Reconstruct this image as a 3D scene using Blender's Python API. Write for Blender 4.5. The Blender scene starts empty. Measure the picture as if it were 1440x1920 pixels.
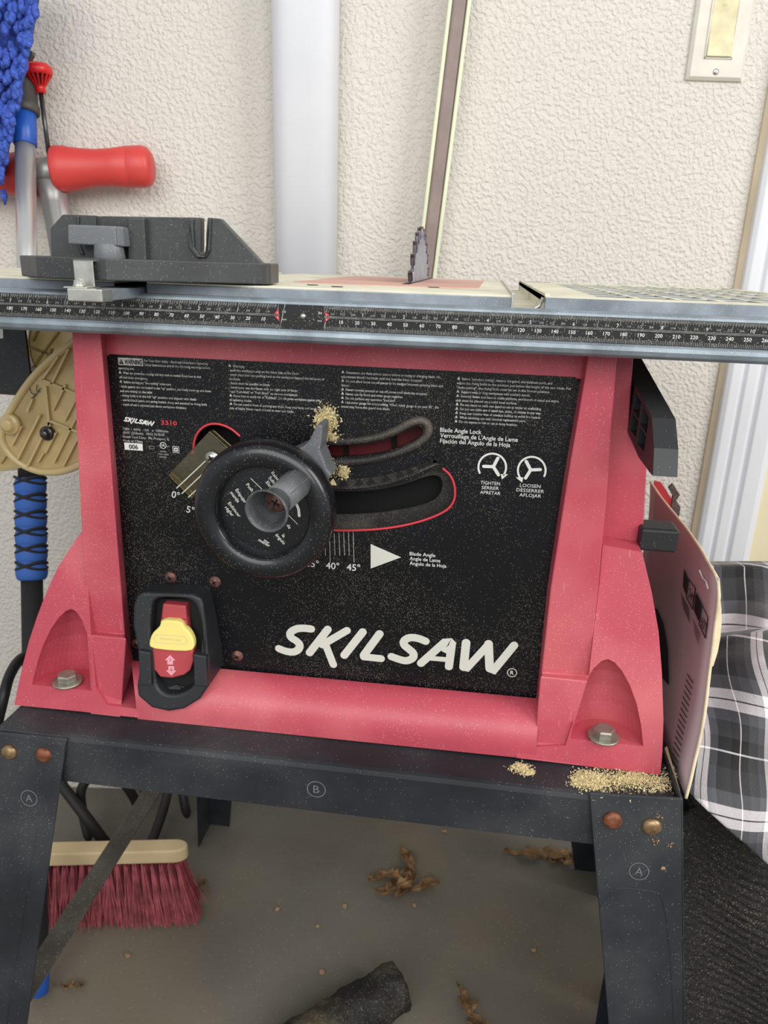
import bpy, bmesh, math, random
from mathutils import Vector as V, Matrix, noise as mnoise
random.seed(7)
C = bpy.context.scene.collection
PI = math.pi
# ------------------------------------------------------------------ camera
F = 1400.0; T = .86; SZ = .527
CP = V((.0982, -.4677, T + .0178))
yaw, pit, rol = math.radians(6.964), math.radians(18.627), math.radians(1.891)
fw = V((-math.sin(yaw)*math.cos(pit), math.cos(yaw)*math.cos(pit), -math.sin(pit)))
r0 = V((math.cos(yaw), math.sin(yaw), 0)); u0 = r0.cross(fw)
CR = r0*math.cos(rol) + u0*math.sin(rol); CU = -r0*math.sin(rol) + u0*math.cos(rol)
WN = V((-math.sin(yaw), math.cos(yaw), 0)); WP = CP + WN*1.064
WX = V((math.cos(yaw), math.sin(yaw), 0))
def ray(u, v): return fw + CR*((u-720)/F) + CU*((960-v)/F)
def PT(u, v, p, n):
    d = ray(u, v); return CP + d*(((V(p)-CP).dot(n))/d.dot(n))
def Py(u, v, y): return PT(u, v, (0, y, 0), V((0, 1, 0)))
def Pz(u, v, z): return PT(u, v, (0, 0, z), V((0, 0, 1)))
def Px(u, v, x): return PT(u, v, (x, 0, 0), V((1, 0, 0)))
def Pw(u, v, off=0): return PT(u, v, WP-WN*off, WN)
def tilt(z0, y0, z1, y1):           # plane y = y(z)
    k = (y1-y0)/(z1-z0); n = V((0, 1, -k)); p = V((0, y0, z0)); return p, n
cam = bpy.data.cameras.new('camera'); co = bpy.data.objects.new('camera', cam); C.objects.link(co)
co.matrix_world = Matrix(((CR.x, CU.x, -fw.x, CP.x), (CR.y, CU.y, -fw.y, CP.y), (CR.z, CU.z, -fw.z, CP.z), (0, 0, 0, 1)))
cam.sensor_fit = 'VERTICAL'; cam.sensor_height = 36; cam.lens = F/1920*36; cam.clip_start = .02
cam.dof.use_dof = True; cam.dof.focus_distance = .47; cam.dof.aperture_fstop = 18
bpy.context.scene.camera = co
# ------------------------------------------------------------------ materials
def s2l(c):
    return tuple(((x/12.92) if x <= .04045 else ((x+.055)/1.055)**2.4) for x in (c[0]/255, c[1]/255, c[2]/255)) + (1,)
def mat(name, col, rough=.5, metal=0, var=.12, vscale=8, bump=0, bscale=60, dust=0, dcol=(225, 205, 160), dscale=2000, dbig=.0, spec=.5, coat=0, trans=0, alpha=1, scratch=0, patch=None, patchamt=.5, patchscale=5, sss=0):
    m = bpy.data.materials.new(name); m.use_nodes = True
    nt = m.node_tree; N = nt.nodes; L = nt.links; b = N['Principled BSDF']
    def nd(t, **k):
        n = N.new(t)
        for a, x in k.items(): setattr(n, a, x)
        return n
    geo = nd('ShaderNodeNewGeometry')
    ns = nd('ShaderNodeTexNoise'); ns.inputs['Scale'].default_value = vscale; ns.inputs['Detail'].default_value = 5
    L.new(geo.outputs['Position'], ns.inputs['Vector'])
    c = s2l(col); d = tuple(x*(1-var*1.6) for x in c[:3])+(1,); e = tuple(min(1, x*(1+var*1.6)) for x in c[:3])+(1,)
    cr = nd('ShaderNodeValToRGB'); cr.color_ramp.elements[0].color = d; cr.color_ramp.elements[1].color = e
    cr.color_ramp.elements[0].position = .3; cr.color_ramp.elements[1].position = .7
    L.new(ns.outputs['Fac'], cr.inputs['Fac']); cur = cr.outputs['Color']
    def mix(a, fac, colr):
        mx = nd('ShaderNodeMix', data_type='RGBA'); L.new(fac, mx.inputs[0]); L.new(a, mx.inputs[6]); mx.inputs[7].default_value = colr
        return mx.outputs[2]
    def ramp(src, a, bb, va=0, vb=1):
        r = nd('ShaderNodeMapRange'); r.inputs['From Min'].default_value = a; r.inputs['From Max'].default_value = bb
        r.inputs['To Min'].default_value = va; r.inputs['To Max'].default_value = vb; L.new(src, r.inputs['Value']); return r.outputs[0]
    if patch:
        n2 = nd('ShaderNodeTexNoise'); n2.inputs['Scale'].default_value = patchscale; n2.inputs['Detail'].default_value = 3
        L.new(geo.outputs['Position'], n2.inputs['Vector'])
        cur = mix(cur, ramp(n2.outputs['Fac'], .45, .7, 0, patchamt), s2l(patch))
    if scratch:
        mp = nd('ShaderNodeMapping'); mp.inputs['Scale'].default_value = (1, 1, .12); mp.inputs['Rotation'].default_value = (.2, .5, .3)
        L.new(geo.outputs['Position'], mp.inputs['Vector'])
        n3 = nd('ShaderNodeTexNoise'); n3.inputs['Scale'].default_value = 420; n3.inputs['Detail'].default_value = 2
        L.new(mp.outputs[0], n3.inputs['Vector'])
        cur = mix(cur, ramp(n3.outputs['Fac'], .68, .74, 0, scratch), s2l((235, 205, 200)))
    if dust:
        vo = nd('ShaderNodeTexVoronoi'); vo.inputs['Scale'].default_value = dscale; L.new(geo.outputs['Position'], vo.inputs['Vector'])
        wn = nd('ShaderNodeTexWhiteNoise'); L.new(vo.outputs['Position'], wn.inputs['Vector'])
        n4 = nd('ShaderNodeTexNoise'); n4.inputs['Scale'].default_value = 14; n4.inputs['Detail'].default_value = 4
        L.new(geo.outputs['Position'], n4.inputs['Vector'])
        thr = ramp(n4.outputs['Fac'], .36, .78, dust*.06, dust)
        lt = nd('ShaderNodeMath', operation='LESS_THAN'); L.new(wn.outputs['Value'], lt.inputs[0]); L.new(thr, lt.inputs[1])
        ld = nd('ShaderNodeMath', operation='LESS_THAN'); L.new(vo.outputs['Distance'], ld.inputs[0]); ld.inputs[1].default_value = .42
        mu = nd('ShaderNodeMath', operation='MULTIPLY'); L.new(lt.outputs[0], mu.inputs[0]); L.new(ld.outputs[0], mu.inputs[1])
        fac = mu.outputs[0]
        m8 = nd('ShaderNodeMath', operation='MULTIPLY'); L.new(fac, m8.inputs[0]); m8.inputs[1].default_value = .8
        cur = mix(cur, m8.outputs[0], s2l(dcol))
        if dbig: cur = mix(cur, ramp(n4.outputs['Fac'], .45, .75, 0, dbig), s2l(dcol))
    L.new(cur, b.inputs['Base Color'])
    b.inputs['Roughness'].default_value = rough; b.inputs['Metallic'].default_value = metal
    b.inputs['Specular IOR Level'].default_value = spec; b.inputs['Coat Weight'].default_value = coat
    b.inputs['Transmission Weight'].default_value = trans; b.inputs['Alpha'].default_value = alpha
    if sss: b.inputs['Subsurface Weight'].default_value = sss; b.inputs['Subsurface Scale'].default_value = .01
    if bump:
        nb = nd('ShaderNodeTexNoise'); nb.inputs['Scale'].default_value = bscale; nb.inputs['Detail'].default_value = 4
        L.new(geo.outputs['Position'], nb.inputs['Vector'])
        bp = nd('ShaderNodeBump'); bp.inputs['Strength'].default_value = 1; bp.inputs['Distance'].default_value = bump
        L.new(nb.outputs['Fac'], bp.inputs['Height']); L.new(bp.outputs[0], b.inputs['Normal'])
    m['b'] = 0
    return m
M = {}
M['red'] = mat('faded_red_glare_plastic', (192, 78, 93), .42, var=.07, vscale=9, dust=.05, dcol=(240, 200, 190), bump=.0001, bscale=500, patch=(212, 124, 124), patchamt=.65, patchscale=9, scratch=.12)  # the paler patches paint glare into the faded red
M['reddk'] = mat('pocket_shade_red_plastic', (168, 48, 60), .4, var=.05)  # red darkened to stand for the shade inside the bolt pockets
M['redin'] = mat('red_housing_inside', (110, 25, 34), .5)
M['panel'] = mat('black_panel', (17, 18, 22), .35, var=.2, dust=.16, dcol=(190, 180, 155), dscale=2600, spec=.3)
M['dustyblack'] = mat('dusty_black_plastic', (34, 32, 31), .6, var=.25, dust=.5, dcol=(160, 150, 135), dscale=2400, dbig=.3)
M['black'] = mat('black_plastic', (34, 36, 39), .45, var=.15, dust=.02, dcol=(170, 165, 150), bump=.00008, bscale=400)
M['wheel'] = mat('black_wheel_plastic', (20, 22, 26), .3, var=.2, dust=.06, coat=.2, dcol=(180, 175, 160))
M['knob'] = mat('worn_grey_plastic', (78, 82, 84), .42, var=.3, vscale=60, dust=.1, bump=.0002, bscale=500)
M['knurl'] = mat('grey_handle_plastic', (98, 101, 103), .42, var=.2, vscale=60, dust=.08)
M['lever'] = mat('grey_lever_plastic', (105, 109, 113), .45, var=.15, dust=.12, scratch=.2)
M['miter'] = mat('grey_black_plastic', (58, 59, 60), .4, var=.18, vscale=25, dust=.05, dcol=(170, 170, 165), scratch=.08, bump=.0001, bscale=300)
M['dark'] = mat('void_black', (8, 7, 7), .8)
M['white'] = mat('printed_white', (225, 226, 222), .5, var=.04)
M['txt'] = mat('printed_grey_white', (178, 178, 174), .5, var=.25, vscale=200)
M['logo'] = mat('printed_silver', (214, 214, 204), .4, var=.05)
M['prtred'] = mat('printed_red', (205, 60, 70), .5)
M['steel'] = mat('zinc_steel', (190, 190, 182), .32, metal=.85, var=.15, vscale=60, bump=.0001, bscale=300)
M['bolt'] = mat('dull_zinc_bolt', (165, 163, 150), .42, metal=.7, var=.15, vscale=120, bump=.0001)
M['alu'] = mat('grey_table_metal', (138, 146, 154), .45, metal=.3, var=.18, vscale=45, dust=.06, bump=.0001, bscale=200)
M['rail'] = mat('grey_rail_metal', (132, 143, 151), .4, metal=.35, var=.22, vscale=40, dust=.08, dcol=(210, 205, 175))
M['tabletop'] = mat('dust_covered_table', (214, 210, 190), .75, metal=0, var=.12, vscale=25, dust=.4, dcol=(225, 218, 180), bump=.0003, bscale=500)
M['throat'] = mat('pinkish_insert', (205, 160, 148), .7, var=.12, dust=.2)
M['blade'] = mat('saw_blade_steel', (140, 145, 165), .3, metal=.6, var=.25, vscale=60)
M['tooth'] = mat('burnt_tooth', (92, 74, 70), .6, metal=.3, var=.4, vscale=300)
M['strip'] = mat('black_scale', (25, 25, 26), .4, dust=.2, dcol=(190, 188, 170), dscale=2000, var=.2)
M['stand'] = mat('black_painted_steel', (42, 45, 50), .58, var=.25, vscale=14, dust=.025, spec=.35, dcol=(190, 185, 170), bump=.00006, bscale=500, dbig=.04)
M['emboss'] = mat('worn_embossed_edge', (108, 110, 112), .6, var=.15)
M['rivet_rust'] = mat('rusty_rivet', (122, 72, 50), .55, metal=.3, var=.3, vscale=250, bump=.0002)
M['rivet_brass'] = mat('tarnished_rivet', (150, 125, 92), .4, metal=.7, var=.3, vscale=250)
M['yellow'] = mat('pale_yellow_plastic', (238, 220, 130), .45, var=.03, sss=.1)
M['swred'] = mat('switch_red', (172, 64, 70), .42, var=.06)
M['swprint'] = mat('switch_print', (214, 150, 160), .5)
M['rusty'] = mat('rusty_screw', (118, 84, 74), .5, metal=.5, var=.35, vscale=400, bump=.0002)
M['amber'] = mat('clear_amber_plastic', (238, 226, 182), .06, var=.06, vscale=90, trans=.96)
M['guard'] = mat('yellowed_clear_plastic', (228, 206, 150), .2, var=.1, vscale=30, trans=.62, patch=(176, 148, 100), patchamt=.5, patchscale=22)
M['guardrib'] = mat('yellowed_rib_plastic', (226, 206, 152), .25, var=.1, trans=.45)
M['wall'] = mat('textured_wall', (217, 212, 203), .85, var=.02, vscale=3)
M['pipe'] = mat('white_gloss_plastic', (226, 228, 234), .3, var=.02)
M['trim'] = mat('white_gloss_trim', (226, 228, 232), .35, var=.02)
M['cream'] = mat('cream_door', (228, 216, 182), .6, var=.03)
M['caulk'] = mat('beige_caulk', (205, 190, 162), .8)
M['plate'] = mat('ivory_plate', (218, 214, 202), .35, var=.04, vscale=40)
M['rocker'] = mat('aged_ivory', (222, 212, 172), .35, var=.08, vscale=80, patch=(200, 188, 140), patchamt=.5, patchscale=60)
M['concrete'] = mat('concrete_floor', (112, 108, 99), .8, var=.12, vscale=5, dust=.06, dcol=(160, 140, 105), dscale=480, bump=.0006, bscale=120, patch=(135, 120, 92), patchamt=.5, patchscale=3)
M['broomwood'] = mat('pale_wood', (205, 182, 142), .6, var=.12, vscale=12)
M['bristle'] = mat('red_bristle', (160, 78, 86), .5, var=.25, vscale=60)
M['iron'] = mat('dark_iron', (34, 30, 30), .6, var=.2)
M['brace'] = mat('dusty_steel_bar', (88, 84, 78), .6, metal=.2, var=.2, vscale=30, dust=.35, dcol=(165, 150, 120), dscale=900)
M['leaf'] = mat('dry_leaf', (136, 106, 72), .75, var=.3, vscale=60, bump=.0005, bscale=200)
M['woodchip'] = mat('wood_chip', (160, 132, 100), .8, var=.25, vscale=200)
M['sawdust'] = mat('sawdust', (240, 216, 168), .9, var=.2, vscale=600)
M['log'] = mat('charred_log', (26, 25, 26), .7, var=.4, vscale=60, bump=.003, bscale=90, dust=.6, dcol=(125, 112, 88), dscale=800, dbig=.45)
M['blue'] = mat('blue_plastic', (35, 88, 178), .35, var=.06)
M['foamblue'] = mat('blue_foam', (52, 98, 178), .7, var=.06, bump=.0002)
M['foamblack'] = mat('black_foam', (32, 31, 32), .75, var=.1, bump=.0002)
M['aluminium'] = mat('aluminium_tube', (208, 208, 206), .35, metal=.75, var=.04)
M['chenille'] = mat('blue_chenille', (66, 96, 190), .85, var=.3, vscale=250, bump=.002, bscale=700)
M['greyplastic'] = mat('dark_grey_plastic', (74, 72, 70), .5, var=.08)
M['redgrip'] = mat('red_rubber_grip', (206, 66, 62), .4, var=.04)
M['redknob'] = mat('red_knob', (214, 36, 38), .32, var=.04)
M['greymetal'] = mat('cast_grey_metal', (150, 150, 148), .4, metal=.5, var=.08)
M['darkrod'] = mat('dark_rod', (84, 84, 84), .3, metal=.8)
M['brownpole'] = mat('brown_grey_board', (138, 122, 116), .5, var=.12, vscale=25)
M['greenedge'] = mat('pale_green_edge', (222, 228, 196), .4, var=.05)
M['card'] = mat('pinkish_card', (196, 176, 180), .55, var=.05)
M['cardedge'] = mat('yellowed_card_edge', (222, 206, 172), .6, var=.1, vscale=80)
M['print'] = mat('black_print', (34, 28, 34), .6)
M['redcard'] = mat('red_packaging', (196, 50, 56), .4, var=.1)
M['denim'] = mat('dark_navy_cloth', (22, 26, 38), .85, var=.2)
M['cable'] = mat('black_cable', (20, 20, 22), .5)

def wall_bump(m, dist=.0015):
    nt = m.node_tree; N = nt.nodes; L = nt.links; b = N['Principled BSDF']
    geo = N.new('ShaderNodeNewGeometry')
    a = N.new('ShaderNodeTexNoise'); a.inputs['Scale'].default_value = 205; a.inputs['Detail'].default_value = 2.5; a.inputs['Roughness'].default_value = .45; a.inputs['Distortion'].default_value = .15
    L.new(geo.outputs['Position'], a.inputs['Vector'])
    r = N.new('ShaderNodeMapRange'); r.interpolation_type = 'SMOOTHSTEP'; r.inputs['From Min'].default_value = .32; r.inputs['From Max'].default_value = .74
    L.new(a.outputs['Fac'], r.inputs['Value'])
    bp = N.new('ShaderNodeBump'); bp.inputs['Strength'].default_value = .9; bp.inputs['Distance'].default_value = dist
    L.new(r.outputs[0], bp.inputs['Height']); L.new(bp.outputs[0], b.inputs['Normal'])
wall_bump(M['wall'])

def plaid_mat():
    m = bpy.data.materials.new('plaid_flannel'); m.use_nodes = True
    nt = m.node_tree; N = nt.nodes; L = nt.links; b = N['Principled BSDF']
    uv = N.new('ShaderNodeUVMap'); sp = N.new('ShaderNodeSeparateXYZ'); L.new(uv.outputs[0], sp.inputs[0])
    stops = [(0, 45), (.12, 12), (.24, 14), (.25, 250), (.262, 14), (.38, 60), (.52, 92), (.62, 252), (.70, 25), (.712, 252), (.80, 92), (.92, 45)]
    outs = []
    for ax in (0, 1):
        fr = N.new('ShaderNodeMath'); fr.operation = 'FRACT'; L.new(sp.outputs[ax], fr.inputs[0])
        cr = N.new('ShaderNodeValToRGB'); cr.color_ramp.interpolation = 'CONSTANT'; e = cr.color_ramp.elements
        while len(e) < len(stops): e.new(.5)
        for k, (p, g) in enumerate(stops):
            e[k].position = p; e[k].color = s2l((g, g*.97, g*.98) if g > 200 else (g, g, g*1.06))
        L.new(fr.outputs[0], cr.inputs['Fac']); outs.append(cr.outputs['Color'])
    # twill: fine diagonal weave decides which thread shows
    ad = N.new('ShaderNodeMath'); ad.operation = 'ADD'; L.new(sp.outputs[0], ad.inputs[0]); L.new(sp.outputs[1], ad.inputs[1])
    ml = N.new('ShaderNodeMath'); ml.operation = 'MULTIPLY'; L.new(ad.outputs[0], ml.inputs[0]); ml.inputs[1].default_value = 62
    fr = N.new('ShaderNodeMath'); fr.operation = 'FRACT'; L.new(ml.outputs[0], fr.inputs[0])
    gt = N.new('ShaderNodeMapRange'); gt.inputs['From Min'].default_value = .42; gt.inputs['From Max'].default_value = .58; gt.inputs['To Min'].default_value = .25; gt.inputs['To Max'].default_value = .75
    L.new(fr.outputs[0], gt.inputs['Value'])
    mx = N.new('ShaderNodeMix'); mx.data_type = 'RGBA'; L.new(gt.outputs[0], mx.inputs[0]); L.new(outs[0], mx.inputs[6]); L.new(outs[1], mx.inputs[7])
    L.new(mx.outputs[2], b.inputs['Base Color']); b.inputs['Roughness'].default_value = .9
    b.inputs['Sheen Weight'].default_value = .3
    ns = N.new('ShaderNodeTexNoise'); ns.inputs['Scale'].default_value = 700; bp = N.new('ShaderNodeBump'); bp.inputs['Distance'].default_value = .0006
    geo = N.new('ShaderNodeNewGeometry'); L.new(geo.outputs['Position'], ns.inputs['Vector']); L.new(ns.outputs['Fac'], bp.inputs['Height']); L.new(bp.outputs[0], b.inputs['Normal'])
    return m
M['plaid'] = plaid_mat()
def rib_mat():
    m = mat('black_ribbed_rubber', (22, 20, 19), .7, var=.3, vscale=60, dust=.22, dcol=(150, 138, 112), dscale=1100)
    nt = m.node_tree; N = nt.nodes; L = nt.links; b = N['Principled BSDF']
    ns = N.new('ShaderNodeTexNoise'); ns.inputs['Scale'].default_value = 260; ns.inputs['Detail'].default_value = 3
    geo = N.new('ShaderNodeNewGeometry'); L.new(geo.outputs['Position'], ns.inputs['Vector'])
    bp = N.new('ShaderNodeBump'); bp.inputs['Distance'].default_value = .003; L.new(ns.outputs['Fac'], bp.inputs['Height']); L.new(bp.outputs[0], b.inputs['Normal'])
    return m
M['ribmat'] = rib_mat()

# ------------------------------------------------------------------ mesh builder
class MB:
    def __init__(s): s.bm = bmesh.new(); s.mats = []
    def mi(s, m):
        m = M[m] if isinstance(m, str) else m
        if m not in s.mats: s.mats.append(m)
        return s.mats.index(m)
    def face(s, pts, m, smooth=False):
        vs = [s.bm.verts.new(p) for p in pts]
        f = s.bm.faces.new(vs); f.material_index = s.mi(m); f.smooth = smooth; return f
    def prism(s, pts, vec, m, cap=True, smooth=False):
        vec = V(vec); i = s.mi(m)
        a = [s.bm.verts.new(p) for p in pts]; b = [s.bm.verts.new(V(p)+vec) for p in pts]
        fs = []
        if cap: fs += [s.bm.faces.new(a), s.bm.faces.new(b[::-1])]
        n = len(a)
        for k in range(n):
            f = s.bm.faces.new((a[k], b[k], b[(k+1) % n], a[(k+1) % n])); f.smooth = smooth; fs.append(f)
        for f in fs: f.material_index = i
        return s
    def box(s, x0, x1, y0, y1, z0, z1, m):
        return s.prism([(x0, y0, z0), (x1, y0, z0), (x1, y0, z1), (x0, y0, z1)], (0, y1-y0, 0), m)
    def obox(s, c, ax, ay, az, m):   # centre and three half axes
        c = V(c); ax = V(ax); ay = V(ay); az = V(az)
        return s.prism([c-ax-ay-az, c+ax-ay-az, c+ax-ay+az, c-ax-ay+az], ay*2, m)
    def grid(s, rows, m, smooth=True, closed=False, uv=None):
        i = s.mi(m); vs = [[s.bm.verts.new(p) for p in r] for r in rows]
        lay = s.bm.loops.layers.uv.verify() if uv else None
        for a in range(len(vs)-1):
            nn = len(vs[a])
            for b in range(nn if closed else nn-1):
                q = ((a, b), (a, (b+1) % nn), (a+1, (b+1) % nn), (a+1, b))
                f = s.bm.faces.new([vs[x][y] for x, y in q]); f.material_index = i; f.smooth = smooth
                if uv:
                    for l, (x, y) in zip(f.loops, q): l[lay].uv = uv[x][y]
        return vs
    def lathe(s, o, axis, prof, m, n=48, smooth=True, capends=True, flat=1, ref=None):
        axis = V(axis).normalized(); o = V(o)
        t = V(ref) if ref else (V((0, 0, 1)) if abs(axis.z) < .9 else V((1, 0, 0)))
        a = (t - axis*t.dot(axis)).normalized(); b = axis.cross(a)
        rows = [[o+axis*h+(a*math.cos(2*PI*k/n)+b*math.sin(2*PI*k/n)*flat)*max(r, 1e-5) for k in range(n)] for h, r in prof]
        vs = s.grid(rows, m, smooth, closed=True); i = s.mi(m)
        if capends:
            for r in (vs[0], vs[-1]):
                f = s.bm.faces.new(r); f.material_index = i
        return s
    def cyl(s, p, q, r, m, n=24, r2=None, smooth=True):
        p = V(p); q = V(q); d = (q-p); return s.lathe(p, d, [(0, r), (d.length, r if r2 is None else r2)], m, n, smooth)
    def tube(s, pts, r, m, n=12, smooth=True, cap=True):
        pts = [V(p) for p in pts]; rows = []; up = None
        for k, p in enumerate(pts):
            d = (pts[min(k+1, len(pts)-1)]-pts[max(k-1, 0)]).normalized()
            if up is None: up = d.orthogonal().normalized()
            up = (up-d*up.dot(d)).normalized(); w = d.cross(up)
            rr = r[k] if isinstance(r, (list, tuple)) else r
            rows.append([p+(up*math.cos(2*PI*j/n)+w*math.sin(2*PI*j/n))*rr for j in range(n)])
        vs = s.grid(rows, m, smooth, closed=True); i = s.mi(m)
        if cap:
            for q in (vs[0], vs[-1]):
                f = s.bm.faces.new(q); f.material_index = i
        return s
    def sph(s, c, r, m, sc=(1, 1, 1), n=16, rot=None):
        rows = []
        for a in range(n//2+1):
            th = PI*a/(n//2); rw = []
            for b in range(n):
                ph = 2*PI*b/n; p = V((math.sin(th)*math.cos(ph)*sc[0]*r, math.sin(th)*math.sin(ph)*sc[1]*r, math.cos(th)*sc[2]*r))
                if th == 0 or a == n//2: p = V((1e-6*math.cos(ph), 1e-6*math.sin(ph), math.cos(th)*sc[2]*r))
                if rot: p = rot @ p
                rw.append(V(c)+p)
            rows.append(rw)
        s.grid(rows, m, True, closed=True); return s
    def ribbon(s, pts, w, m, o, ax, az, cap=True):   # flat rounded stroke drawn in plane (ax, az) at o; pts 2D
        i = s.mi(m); ax = V(ax); az = V(az); s.lift = getattr(s, 'lift', 0)+1
        nrm = ax.cross(az).normalized(); nrm = nrm if nrm.dot(CP-V((0, .05, .7))) > 0 else -nrm
        o = V(o)+nrm*((s.lift % 16)*1.2e-5)
        P2 = []
        for p in pts:
            p = V((p[0], p[1]))
            if not P2 or (p-P2[-1]).length > 1e-6: P2.append(p)
        if len(P2) < 2: return s
        closed = (P2[0]-P2[-1]).length < 1e-5 and len(P2) > 3
        if closed: P2 = P2[:-1]
        n = len(P2); Lf = []; Rt = []; h = w/2
        for k in range(n):
            a = P2[k-1] if (k or closed) else None; c = P2[(k+1) % n] if (k < n-1 or closed) else None
            d1 = (P2[k]-a).normalized() if a is not None else None; d2 = (c-P2[k]).normalized() if c is not None else None
            d1 = d1 or d2; d2 = d2 or d1; n1 = V((-d1.y, d1.x)); n2 = V((-d2.y, d2.x)); mm = n1+n2
            mm = mm.normalized() if mm.length > 1e-6 else n1; k_ = h/max(.45, mm.dot(n1)); Lf.append(P2[k]+mm*k_); Rt.append(P2[k]-mm*k_)
        def v3(p): return s.bm.verts.new(o+ax*p.x+az*p.y)
        a = [v3(p) for p in Lf]; b = [v3(p) for p in Rt]
        for k in range(n if closed else n-1):
            f = s.bm.faces.new((b[k], b[(k+1) % n], a[(k+1) % n], a[k])); f.material_index = i
        if cap and not closed:
            for q, d, l, r in ((P2[0], P2[0]-P2[1], a[0], b[0]), (P2[-1], P2[-1]-P2[-2], b[-1], a[-1])):
                d = d.normalized(); t0 = math.atan2(d.y, d.x); fan = [v3(q+V((math.cos(t0-PI/2+PI*j/9), math.sin(t0-PI/2+PI*j/9)))*h) for j in range(1, 9)]
                f = s.bm.faces.new([l]+fan+[r]); f.material_index = i
        return s
    def text(s, body, o, ax, az, size, m, width=None, bold=0, shear=0, align='LEFT', vc=False):
        cu = bpy.data.curves.new('t', 'FONT'); cu.body = body; cu.size = 1; cu.resolution_u = 3 if size > .004 else 2; cu.offset = bold; cu.shear = shear
        ob = bpy.data.objects.new('t', cu); C.objects.link(ob)
        dg = bpy.context.evaluated_depsgraph_get(); me = bpy.data.meshes.new_from_object(ob.evaluated_get(dg))
        xs = [v.co.x for v in me.vertices] or [0]; x0, x1 = min(xs), max(xs); ys = [v.co.y for v in me.vertices] or [0]
        sx = size if width is None else width/max(1e-6, x1-x0)
        sh = {'LEFT': x0, 'CENTER': (x0+x1)/2, 'RIGHT': x1}[align]
        yo = (min(ys)+max(ys))/2 if vc else 0
        o = V(o); ax = V(ax); az = V(az); i = s.mi(m)
        vs = [s.bm.verts.new(o+ax*((v.co.x-sh)*sx)+az*((v.co.y-yo)*size)) for v in me.vertices]
        for p in me.polygons:
            try: f = s.bm.faces.new([vs[k] for k in p.vertices]); f.material_index = i
            except ValueError: pass
        bpy.data.objects.remove(ob); bpy.data.meshes.remove(me); bpy.data.curves.remove(cu); return s
    def build(s, name, parent=None, bevel=0, recalc=True, seg=2, weld=False, sub=0):
        if weld: bmesh.ops.remove_doubles(s.bm, verts=s.bm.verts, dist=1e-5)
        if recalc: bmesh.ops.recalc_face_normals(s.bm, faces=s.bm.faces)
        me = bpy.data.meshes.new(name); s.bm.to_mesh(me); s.bm.free()
        for m in s.mats: me.materials.append(m)
        ob = bpy.data.objects.new(name, me); C.objects.link(ob)
        if bevel:
            b = ob.modifiers.new('bevel', 'BEVEL'); b.width = bevel; b.segments = seg; b.limit_method = 'ANGLE'; b.angle_limit = math.radians(32); b.harden_normals = False
        if sub:
            q = ob.modifiers.new('sub', 'SUBSURF'); q.levels = sub; q.render_levels = sub
        if parent: attach(ob, parent)
        return ob
ROOTS = {}
def attach(ob, parent):
    ob.parent = parent; ob.matrix_parent_inverse = Matrix.Translation(-ROOTS.get(parent.name, V((0, 0, 0))))
def thing(name, label, cat, loc, group=None):
    o = bpy.data.objects.new(name, None); C.objects.link(o); o.location = loc; o.empty_display_size = .02
    ROOTS[o.name] = V(loc); o['label'] = label; o['category'] = cat
    if group: o['group'] = group
    return o
def tag(o, label, cat, group=None, kind=None):
    o['label'] = label; o['category'] = cat
    if group: o['group'] = group
    if kind: o['kind'] = kind
    return o
def struct(o, label=None):
    o['kind'] = 'structure'
    if label: o['label'] = label
    return o
def boolean(ob, cutmb):
    cu = cutmb.build('cutter'); md = ob.modifiers.new('b', 'BOOLEAN'); md.operation = 'DIFFERENCE'; md.object = cu; md.solver = 'EXACT'
    bpy.context.view_layer.update(); dg = bpy.context.evaluated_depsgraph_get()
    me = bpy.data.meshes.new_from_object(ob.evaluated_get(dg)); ob.modifiers.clear()
    old = ob.data; ob.data = me; bpy.data.meshes.remove(old); cm = cu.data; bpy.data.objects.remove(cu); bpy.data.meshes.remove(cm)
    return ob
def chaikin(p, n=2, closed=False):
    for _ in range(n):
        q = []
        L_ = len(p)
        if not closed: q.append(p[0])
        for k in range(L_ if closed else L_-1):
            a = V(p[k]); b = V(p[(k+1) % L_]); q += [a*.75+b*.25, a*.25+b*.75]
        if not closed: q.append(p[-1])
        p = q
    return p
def pxy(pts, y): return [Py(u, v, y) for u, v in pts]
def pxs(pts, y, dy): return [Py(u, v, y)+V((0, dy, 0)) for u, v in pts]
WORLD = .5; EXPO = 0.15
LIGHTS = [('garage_daylight', (.2, -2.3, 2.0), (0, .1, .7), 3.0, 1.6, 52, (1, .98, .95)), ('side_daylight', (2.0, -.7, 1.9), (0, .3, .8), 1.0, 1.3, 30, (1, .97, .92))]
# ================================================================== SETTING
UP = V((0, 0, 1))
def W(a, off, z):          # a = distance along the wall from the camera's foot, off = distance in front of the wall
    q = WP + WX*a - WN*off; return V((q.x, q.y, z))
def wa(p): return (p-WP).dot(WX)
a_trim = wa(Pw(1385, 530)); a_corner = a_trim - .006
b = MB(); b.prism([W(-2.2, 0, -.02), W(a_corner, 0, -.02), W(a_corner, 0, 2.6), W(-2.2, 0, 2.6)], WN*.12, 'wall'); struct(b.build('wall_back'))
b = MB(); b.prism([(-2.6, -2.4, 0), (3, -2.4, 0), (3, 1.6, 0), (-2.6, 1.6, 0)], (0, 0, -.05), 'concrete'); struct(b.build('floor'))
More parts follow.
